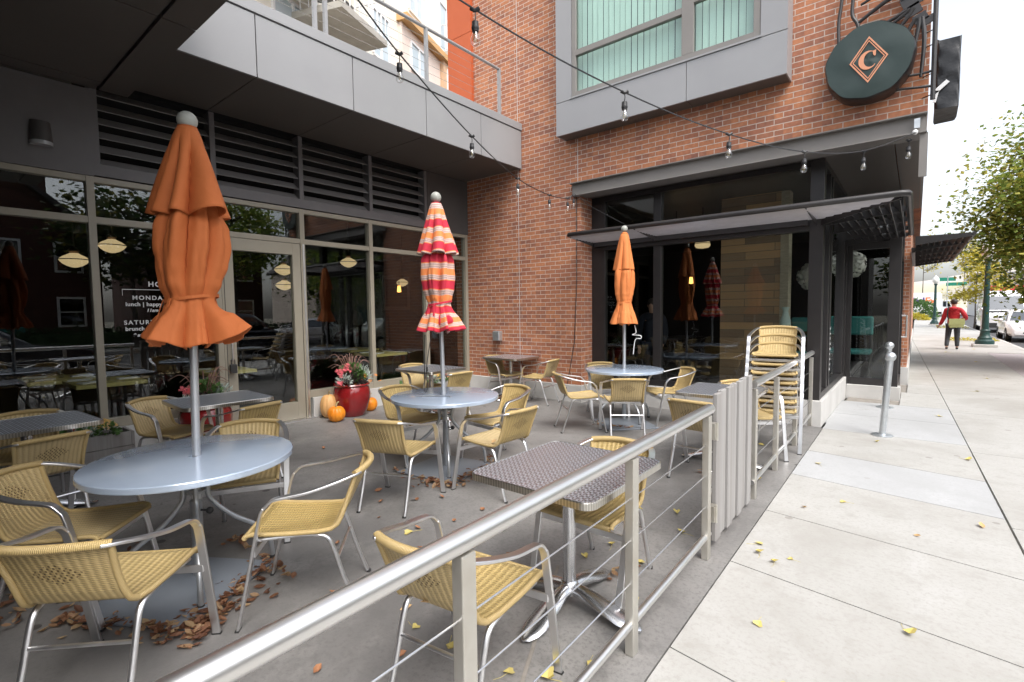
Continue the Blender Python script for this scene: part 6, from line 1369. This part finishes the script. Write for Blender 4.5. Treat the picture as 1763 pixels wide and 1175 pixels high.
def dtable(x, y, lx, ly, lab):
    root = thing('dining_table', lab, 'table', (x, y, 0), 0, 'dining tables inside'); m = MB(); m.box(-lx, lx, -ly, ly, 0.70, 0.745); m.build('tabletop', 'inttable', root, smooth=False, bevel=0.004)
    m = MB(); m.tube([(0, 0, 0.04), (0, 0, 0.70)], 0.04, 10); m.lathe([(0.25, 0.02), (0.25, 0.04), (0.05, 0.06)], 16); m.build('pedestal', 'black', root)
TB = [(-7.75, 1.55, .38, .34, 'yellow edged dining table with napkins behind the leftmost window', 3), (-8.6, 1.25, .38, .34, 'second yellow edged dining table, behind the first one at left', 3), (-8.2, 5.95, .38, .36, 'yellow edged dining table behind the red flower pot', 2), (-9.6, 6.3, .38, .36, 'yellow edged dining table deeper inside, behind the red flower pot', 2), (-7.75, 2.9, .36, .32, 'dim dining table inside behind the glass door', 2)]
for x, y, lx, ly, lab, nn in TB:
    dtable(x, y, lx, ly, lab)
    for k in range(nn):
        a = [(-.2, -.2), (.2, -.18), (.05, .22)][k]; m = MB(); m.box(-.055, .055, -.11, .11, 0, .018); o = m.build('napkin', 'napkin', smooth=False, bevel=.005); o.location = (x+a[0], y+a[1], .746); o.rotation_euler = (0, 0, a[0]*2); tag(o, 'folded white napkin on a dining table inside', 'napkin', 'white napkins on the dining tables')
    m = MB(); m.lathe([(.001, 0), (.028, 0), (.034, .10), (.031, .10), (.026, .006), (.001, .006)], 14, cap=False); o = m.build('drinking_glass', 'clear'); o.location = (x+.02, y+.02, .746); tag(o, 'clear drinking glass on a dining table inside', 'glass', 'glasses on the dining tables')
vs = MB(); vs.lathe([(.001, 0), (.055, 0), (.075, .08), (.07, .16), (.045, .24), (.035, .30), (.055, .36)], 24); o = vs.build('vase', 'vase'); o.location = (-1.50, 8.3, 1.185); tag(o, 'tall pale celadon vase on a ledge inside the corner window', 'vase')
m = MB(); m.box(-1.60, -1.08, 8.15, 8.5, 1.14, 1.18); m.box(-1.45, -1.38, 8.30, 8.37, .02, 1.14); tag(m.build('ledge', 'intwall', smooth=False), 'dark ledge carrying the celadon vase', 'shelf')
def paperball(x, y, z, r, lab, seed):
    rnd = random.Random(seed); m = MB()
    for _ in range(420):
        d = Vector((rnd.gauss(0, 1), rnd.gauss(0, 1), rnd.gauss(0, 1))).normalized(); p = Vector((x, y, z)) + d*r*rnd.uniform(.75, 1); w = d.orthogonal().normalized(); w = Matrix.Rotation(rnd.uniform(0, 6), 3, d) @ w; v_ = d.cross(w); o = len(m.v); s = r*.32
        m.v += [tuple(p - w*s*.5), tuple(p + v_*s*.5 + d*s*.2), tuple(p + w*s*.5 + d*s*.3), tuple(p - v_*s*.5 + d*s*.2)]; m.face((o, o+1, o+2, o+3))
    tag(m.build('paper_flower', 'paperflower', smooth=False), lab, 'paper flower', 'white paper flowers inside')
paperball(-0.93, 10.9, 2.30, .23, 'large white paper flower behind the side door glass', 1); paperball(-1.35, 9.6, 2.05, .22, 'dim white paper flower inside near the window corner', 2)
def tchair(x, y, lab):
    root = thing('booth_chair', lab, 'chair', (x, y, 0), 0, 'teal booth chairs inside'); m = MB(); m.box(-.20, .20, -.05, .03, 1.02, 1.36); m.build('backrest', 'teal', root, smooth=False, bevel=.03); m = MB(); m.box(-.20, .20, -.5, -.06, .70, .78); m.build('seat', 'teal', root, smooth=False, bevel=.03)
    for sx_, sy_ in ((-.18, -.01), (.18, -.01), (-.18, -.42), (.18, -.42)): m = MB(); m.tube([(sx_, sy_, .02), (sx_, sy_, .70 if sy_ < -.1 else 1.03)], .015, 8); m.build('leg', 'black', root)
tchair(-0.78, 11.0, 'teal backed chair behind the side door glass'); tchair(-1.5, 9.95, 'teal backed chair left of the side window post')
for k, (x, y, z, w_, h_, lab) in enumerate(((-12, 9.3, 2.1, .5, .5, 'dark framed picture on the wall inside'),)):
    root = thing('framed_picture', lab, 'picture', (x, y, z)); m = MB(); m.box(0, .04, -w_, w_, -h_, h_); m.build('frame', 'bark', root, smooth=False); m = MB(); m.box(.041, .046, -w_*.8, w_*.8, -h_*.8, h_*.8); m.build('picture', 'intfloor', root, smooth=False)

# ================================================================== ACROSS THE STREET (seen mirrored in the glass)
def house(x, y, w, d, h, mat, lab, gable=True):
    root = thing('brick_house' if mat == 'housebrick' else 'house', lab, 'house', (x, y, 0), 0, 'houses across the street')
    m = MB(); m.box(-d/2, d/2, -w/2, w/2, 0, h)
    if gable: m.prism([(-w/2, h), (w/2, h), (0, h+w*0.42)], d-0.02, (-d/2+0.01, 0, 0), (0, 1, 0), (0, 0, 1))
    m.build('wall', mat, root, smooth=False)
    m = MB()
    for s_ in (-1, 1):
        sl_ = math.atan2(w*0.42, w/2); L_ = math.hypot(w/2, w*0.42)+0.4
        m.obox((0, s_*(w/4+0.1), h+w*0.21-0.02), (1, 0, 0), (0, cos(sl_), -s_*sin(sl_)), (0, s_*sin(sl_), cos(sl_)), d/2+0.4, L_/2, 0.10)
    rf = m.build('roof', 'roof', root, smooth=False)
    m = MB(); m.box(-0.4, 0.4, w*0.2, w*0.2+0.7, h, h+w*0.42+0.9); m.build('chimney', 'housebrick', rf, smooth=False)
    for zz in (1.0, 3.7):
        for yy in (-w*0.32, 0, w*0.32):
            if zz < 2 and yy == 0:
                m = MB(); m.box(-d/2-0.06, -d/2+0.02, -0.5, 0.5, 0.1, 2.2); m.build('door', 'teal', root, smooth=False); continue
            if zz+1.5 > h: continue
            m = MB(); m.box(-d/2-0.05, -d/2+0.02, yy-0.55, yy+0.55, zz, zz+1.5); wn = m.build('window', 'white', root, smooth=False)
            m = MB(); m.box(-d/2-0.06, -d/2-0.051, yy-0.45, yy+0.45, zz+0.1, zz+0.72); m.box(-d/2-0.06, -d/2-0.051, yy-0.45, yy+0.45, zz+0.78, zz+1.4); m.build('pane', 'carglass', wn, smooth=False)
house(23, 3.2, 7, 8, 5.6, 'housebrick', 'brick house with white windows mirrored in the leftmost storefront pane'); house(25, 12.5, 6.5, 8, 5.4, 'housebrick', 'brick gabled house mirrored in the pane with the opening hours'); house(30, 27, 9, 8, 5.4, 'peach', 'pale gabled house mirrored behind the trees'); house(24, -12, 9, 8, 5.6, 'cream', 'pale house across the street to the left')
for k, (x, y, h, mt) in enumerate(((15.8, 7.2, 5.5, 'foliagedark'), (17, 12.4, 6.0, 'foliage'), (16.5, 18.5, 4.0, 'foliage'), (18, 24.5, 4.2, 'foliage'), (19, 31, 6.5, 'foliagedark'), (16, -3, 6.0, 'foliagedark'), (20, 20, 4.6, 'foliagedark'), (17, 40, 6, 'foliage'))):
    tree('roadside_tree', ['dark leafy tree mirrored in the second storefront pane', 'yellow green tree mirrored left of the glass door', 'yellow green tree mirrored in the glass door', 'yellow green tree mirrored right of the glass door', 'dark tree mirrored in the window by the brick wall', 'dark tree across the street behind our back', 'tall dark tree mirrored behind the parked cars', 'green tree farthest along the far side of the street'][k], x, y, 2.0, 3.0, 2.4, h, 3200, 0.32, mt, 60+k, 'trees across the street', 0.3, 26, 0.16)
house(3.5, -34, 12, 10, 6.5, 'housebrick', 'brick house closing the street behind our back')
for k, (x, y, h, lab) in enumerate(((1.5, -24, 6, 'dark tree behind our back over the sidewalk'), (14.5, -20, 7, 'dark tree behind our back across the street'), (8, -30, 7, 'dark tree behind our back at the end of the street'))):
    tree('roadside_tree', lab, x, y, 2.2, 3.4, 3.6, h*0.72, 2600, 0.42, 'foliagedark', 80+k, 'trees behind the viewpoint', 0.25, 26, 0.16)
GF = 'vehicles mirrored in the glass'
car('parked_car', 'dark station wagon mirrored in the glass door', 5.2, 7.6, pi, 'carblack', 'suv', GF); car('parked_car', 'silver white sedan mirrored farther back in the glass door', 11.6, 13.8, 0, 'carwhite', 'sedan', GF); car('parked_car', 'black sedan mirrored in the pane with the opening hours', 5.0, 1.2, pi, 'carblack', 'sedan', GF); car('parked_car', 'white sedan mirrored in the window right of the glass door', 5.0, 14.4, pi, 'carwhite', 'sedan', GF)
def hedge(x, y, l, lab, seed):
    rnd = random.Random(seed); root = thing('hedge', lab, 'hedge', (x, y, 0)); m = MB()
    for k in range(int(l/0.5)): leaf_cloud(m, (0, -l/2+k*0.5, 0.45), 0.5, 0.45, 0.55, 150, 0.14, rnd)
    m.build('foliage', 'hedge', root, smooth=False)
    m = MB(); m.box(-.3, .3, -l/2, l/2, 0, .75); m.build('branches', 'hedge', root, smooth=False)
hedge(16.2, 10, 14, 'low dark hedge across the street, mirrored in the door', 2)

# ================================================================== PALE APARTMENT BUILDING BEHIND THE TERRACE
AB = thing('apartment_building', 'cream and peach apartment building with balconies behind the terrace', 'building', (-15, 14, 0), R(20.4))
# local: Y runs along the facade, +X points out of it
def apart(name, mb, mat, parent=None, **kw): kw.setdefault('smooth', False); return mb.build(name, mat, parent or AB, **kw)
apart('wall', boxes((-10, 0, -14, 6, 4.81, 19)), 'cream'); apart('wall', boxes((0.0, 0.14, -2.95, 6.0, 4.81, 11.40)), 'peach'); apart('wall', boxes((0.14, 0.30, -0.1, 6.0, 4.81, 11.40)), noise_mat('tan_boards', (0.55, 0.36, 0.22), (0.62, 0.42, 0.27), 3, 0.7))
apart('cornice', boxes((0.0, 0.42, -3.05, 6.1, 11.41, 11.62)), 'ochre'); apart('roof', boxes((-10.2, 0.3, -14.2, 6.2, 19.01, 19.4)), 'panel')
def awin(y0, y1, z0, z1, off=0.0, nx=2):
    fr_ = apart('window', boxes((off, off+0.06, y0, y1, z0, z0+0.07), (off, off+0.06, y0, y1, z1-0.07, z1), *[(off, off+0.06, y0+(y1-y0)*k/nx-0.035, y0+(y1-y0)*k/nx+0.035, z0+0.071, z1-0.071) for k in range(nx+1)]), 'white')
    apart('pane', boxes((off+0.005, off+0.02, y0+0.03, y1-0.03, z0+0.05, z1-0.05)), M['winpale'], fr_)
M['winpale'] = noise_mat('pale_window', (0.42, 0.50, 0.54), (0.55, 0.62, 0.66), 1, 0.12)
for a in ((-2.40, -1.25, 10.05, 11.05, 0.14), (-2.2, -1.25, 12.2, 14.2), (0.15, 1.45, 12.0, 13.9), (0.2, 1.4, 10.2, 11.2, 0.30), (-4.5, -3.6, 9.6, 11.1), (-8.6, -7.3, 8.0, 9.25), (-8.6, -6.6, 11.2, 13.2), (-4.5, -3.4, 12.6, 14.4), (-12.5, -11, 8.2, 10), (2.6, 4.2, 12.0, 13.9)): awin(*a)
def balcony(y0, y1, z, off):
    s_ = apart('balcony', boxes((0.0, off, y0, y1, z-0.16, z)), 'concrete')
    m = MB()
    for y in [y0 + (y1-y0)*k/10 for k in range(11)]: m.tube([(off-0.05, y, z), (off-0.05, y, z+1.05)], 0.014, 5)
    for k in range(1, 6): m.tube([(off*k/6, y1-0.05, z), (off*k/6, y1-0.05, z+1.05)], 0.014, 5); m.tube([(off*k/6, y0+0.05, z), (off*k/6, y0+0.05, z+1.05)], 0.014, 5)
    m.tube([(0, y0+0.05, z+1.05), (off-0.05, y0+0.05, z+1.05), (off-0.05, y1-0.05, z+1.05), (0, y1-0.05, z+1.05)], 0.025, 6); apart('balcony_railing', m, 'white', s_)
balcony(-8.0, -6.05, 8.98, 1.5); balcony(0.3, 2.6, 11.95, 1.0); balcony(-8.6, -6.4, 12.0, 1.4)
m = MB(); m.obox((0.55, -8.6, 9.6), (0.9, 0, -0.35), (0, 1, 0), (0.35, 0, 0.9), 0.6, 1.6, 0.04); apart('canopy', m, 'dark')
